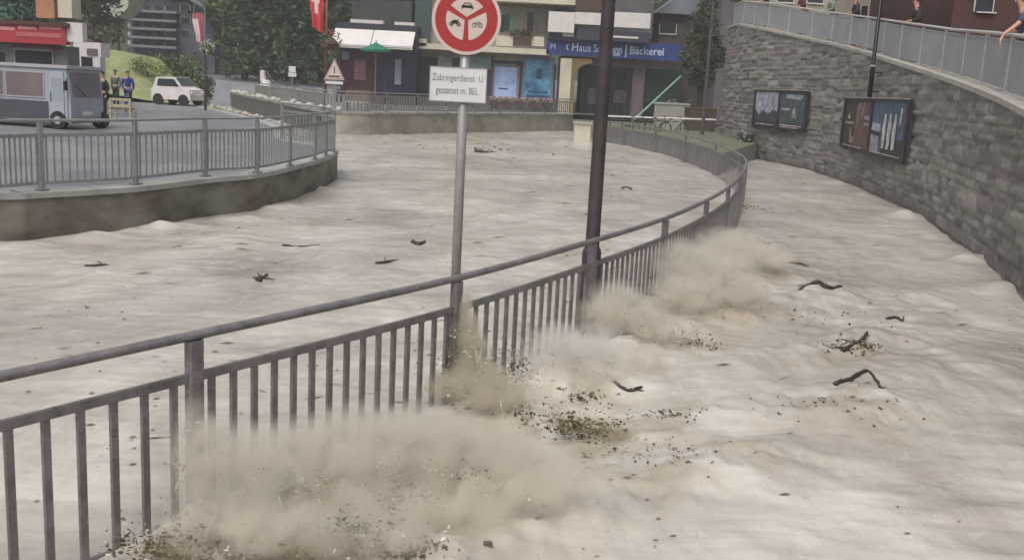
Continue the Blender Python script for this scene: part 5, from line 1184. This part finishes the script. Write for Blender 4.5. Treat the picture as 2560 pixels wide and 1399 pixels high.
# scattered flecks on the flood (beyond counting)
fl = MB(); fr3 = random.Random(9)
for _ in range(1500):
    px = fr3.uniform(0,2560); py = 345+(fr3.random()**1.5)*1050; p = atz(px, py, .1)
    if p.y > 60: continue
    if pnoise(np.array([p.x*.35]), np.array([p.y*.2]), 40)[0] < .12 and fr3.random() < .93: continue
    s = .014+.0022*p.y; a = fr3.gauss(.4,.25); L = s*fr3.choice((.5,.7,.9,1.2,1.8,3.6))*fr3.uniform(.6,1.2); w_ = s*fr3.uniform(.25,.6); z = float(wz(np.array([p.x]),np.array([p.y]))[0])+.006
    u = Vector((math.cos(a), math.sin(a), 0))*L; v = Vector((-math.sin(a), math.cos(a), 0))*w_; c = Vector((p.x,p.y,z))
    if fr3.random() < .6: fl.add([c-u, c-v*.8+Vector((0,0,.004)), c+u, c+v+Vector((0,0,.004)), c+Vector((0,0,w_*.7))], [(0,1,4),(1,2,4),(2,3,4),(3,0,4)])
tag(fl.build('debris', mat('floating_scraps', (124,112,96), .8, .2, 9, c2=(84,72,60))), 'scattered twigs and scraps drifting on the muddy flood', 'debris', kind='stuff')
dw = mat('wet_driftwood', (58,46,40), .6, .2, 12, .3, 40)
def branch(label, pix, r, twigs=3, group='branches drifting in the flood', lift=.0):
    pts = []
    for x_, y_ in pix:
        p = atz(x_, y_, .18); z = float(wz(np.array([p.x]),np.array([p.y]))[0]); pts.append(Vector((p.x,p.y,z+r*random.uniform(-.5,.9)+lift)))
    pts[0].z -= lift; pts[-1].z -= lift
    c = pts[0]; t = thing('branch', label, 'branch', (c.x,c.y,c.z), 0, group)
    cc = catmull(pts, 5); n = len(cc)
    part('stick', dw, t, lambda b: b.tube([p+Vector((random.gauss(0,r*.25),random.gauss(0,r*.25),random.gauss(0,r*.2))) for p in cc], [r*(1.15-.7*i/n)*random.uniform(.85,1.15) for i in range(n)], 7), smooth=True)
    for _ in range(twigs):
        p = random.choice(cc); d = Vector((random.gauss(0,1),random.gauss(0,.7),random.uniform(-.3,.35))).normalized()*r*random.uniform(2,5); part('twig', dw, t, lambda b: b.tube([p, p+d*.5+Vector((0,0,r*.3)), p+d], [r*.4,r*.3,r*.15], 5))
branch('bent dark branch sticking out of the flood low at the right', [(2085,970),(2125,958),(2165,936),(2190,952),(2203,984)], .024, 4)
branch('long dark branch floating right of the wide spray', [(1998,728),(2040,724),(2070,732),(2108,716)], .032, 3)
branch('forked dark branch standing in the rough water on the right', [(2105,880),(2140,868),(2165,850),(2168,808)], .024, 5)
branch('small dark stick low in front of the round pale spray', [(1535,960),(1570,968),(1605,962)], .022, 2)
branch('dark clump of twigs left of the slim sign pole', [(1032,592),(1046,600),(1062,594)], .035, 6)
branch('dark twig clump in the middle of the left current', [(645,688),(658,682),(668,676)], .035, 6)
branch('thin stick near the left bank in the current', [(705,600),(750,600),(800,597)], .018, 1)
branch('stick with twigs left of the dark clump in the current', [(940,648),(965,645),(995,638)], .03, 4)
branch('short twig at the far left of the current', [(215,648),(240,650),(268,646)], .028, 3)
branch('dark stub in the flood beside the stone wall bend', [(1900,592),(1908,588),(1916,598)], .05, 4)
branch('twin sticks floating below the small poster board', [(1962,646),(1990,648),(2025,652)], .035, 3)
branch('dark drifting stick on the right below the wall', [(2218,790),(2236,786),(2258,792)], .03, 3)
branch('pale thin stick at the bottom right corner', [(2180,1366),(2230,1360),(2270,1358)], .010, 1)
branch('twig clump in the far bend of the channel', [(1190,374),(1215,376),(1240,372)], .07, 5)
branch('small dark stick in the far current below the brown lamp post', [(1555,462),(1568,460),(1580,464)], .035, 3)
def floatbox():
    p = atz(1219, 1371, .12); z = float(wz(np.array([p.x]),np.array([p.y]))[0]); b = MB(); b.obox((p.x,p.y,z+.008), .05,.035,.03, .2, .006); o = b.build('wooden_block', mat('grey_block', (98,96,82), .8)); tag(o, 'small grey block floating at the bottom centre', 'block')
floatbox()

# airy spurts: strings of droplets thrown up through the bars
def spurts():
    b = MB(); r = random.Random(12); J = MB()
    for px, base, h, n in [(490,1300,.5,10),(560,1295,.45,9),(640,1290,.45,10),(720,1275,.42,10),(800,1260,.42,10),(880,1240,.42,10),(960,1228,.4,10),(1040,1212,.38,9),(1110,1200,.34,8),(1150,1010,.75,13),(1185,1010,.7,13),(1215,1010,.55,9),(1280,1010,.4,7),(1390,950,.34,8),(1450,930,.34,8),(1520,880,.42,8),(1580,865,.4,8),(1640,850,.34,7),(1700,780,.5,10),(1760,765,.5,10),(1830,760,.45,8)]:
        c = at_h(px, base-8, base)
        for _ in range(n*3):
            vx, vy = r.gauss(.22,.3), r.gauss(-.3,.3); hh = h*r.uniform(.25,1.05); x0, y0 = c.x+r.gauss(0,.18), c.y+r.gauss(0,.10); t0 = r.uniform(.15,.8); n_ = r.randint(4,9); far = .7+c.y/14
            pts = [(x0+vx*t, y0+vy*t, .1+hh*4*t*(1-t)) for t in [t0+k*.028 for k in range(n_)] if .1+hh*4*t*(1-t) > .1]
            if len(pts) > 3 and r.random() < .16: m = len(pts); J.tube(pts, [r.uniform(.0015,.0035)*far*math.sin(math.pi*(k+.6)/m)+.001 for k in range(m)], 5)
            for p in pts:
                if r.random() < .8: tet(b, (p[0]+r.gauss(0,.014), p[1]+r.gauss(0,.014), p[2]+r.gauss(0,.016)), r.uniform(.003,.010)*far, 1.3)
    md = mat('muddy_droplet', (178,170,152), .25, .1, 20, c2=(134,124,102))
    tag(b.build('water_droplets', md), 'muddy drops thrown up in arcs through the railing', 'droplets', kind='stuff')
    tag(J.build('water_threads', md), 'thin threads of muddy water spurting between the railing bars', 'water jets', kind='stuff')
spurts()
# thin haze volume added over the whole scene to lift the dark tones
hz = MB(); hz.box(-140,140,-22,228,-1.7,76)
hm_ = bpy.data.materials.new('added_haze'); hm_.use_nodes = True; n = hm_.node_tree; n.nodes.remove(n.nodes['Principled BSDF']); v = n.nodes.new('ShaderNodeVolumePrincipled')
v.inputs['Color'].default_value = (.93,.94,.96,1); v.inputs['Density'].default_value = .0009; n.links.new(v.outputs[0], n.nodes['Material Output'].inputs['Volume'])
tag(hz.build('haze', hm_), 'thin pale haze added to lift the dark tones', 'haze', kind='stuff')
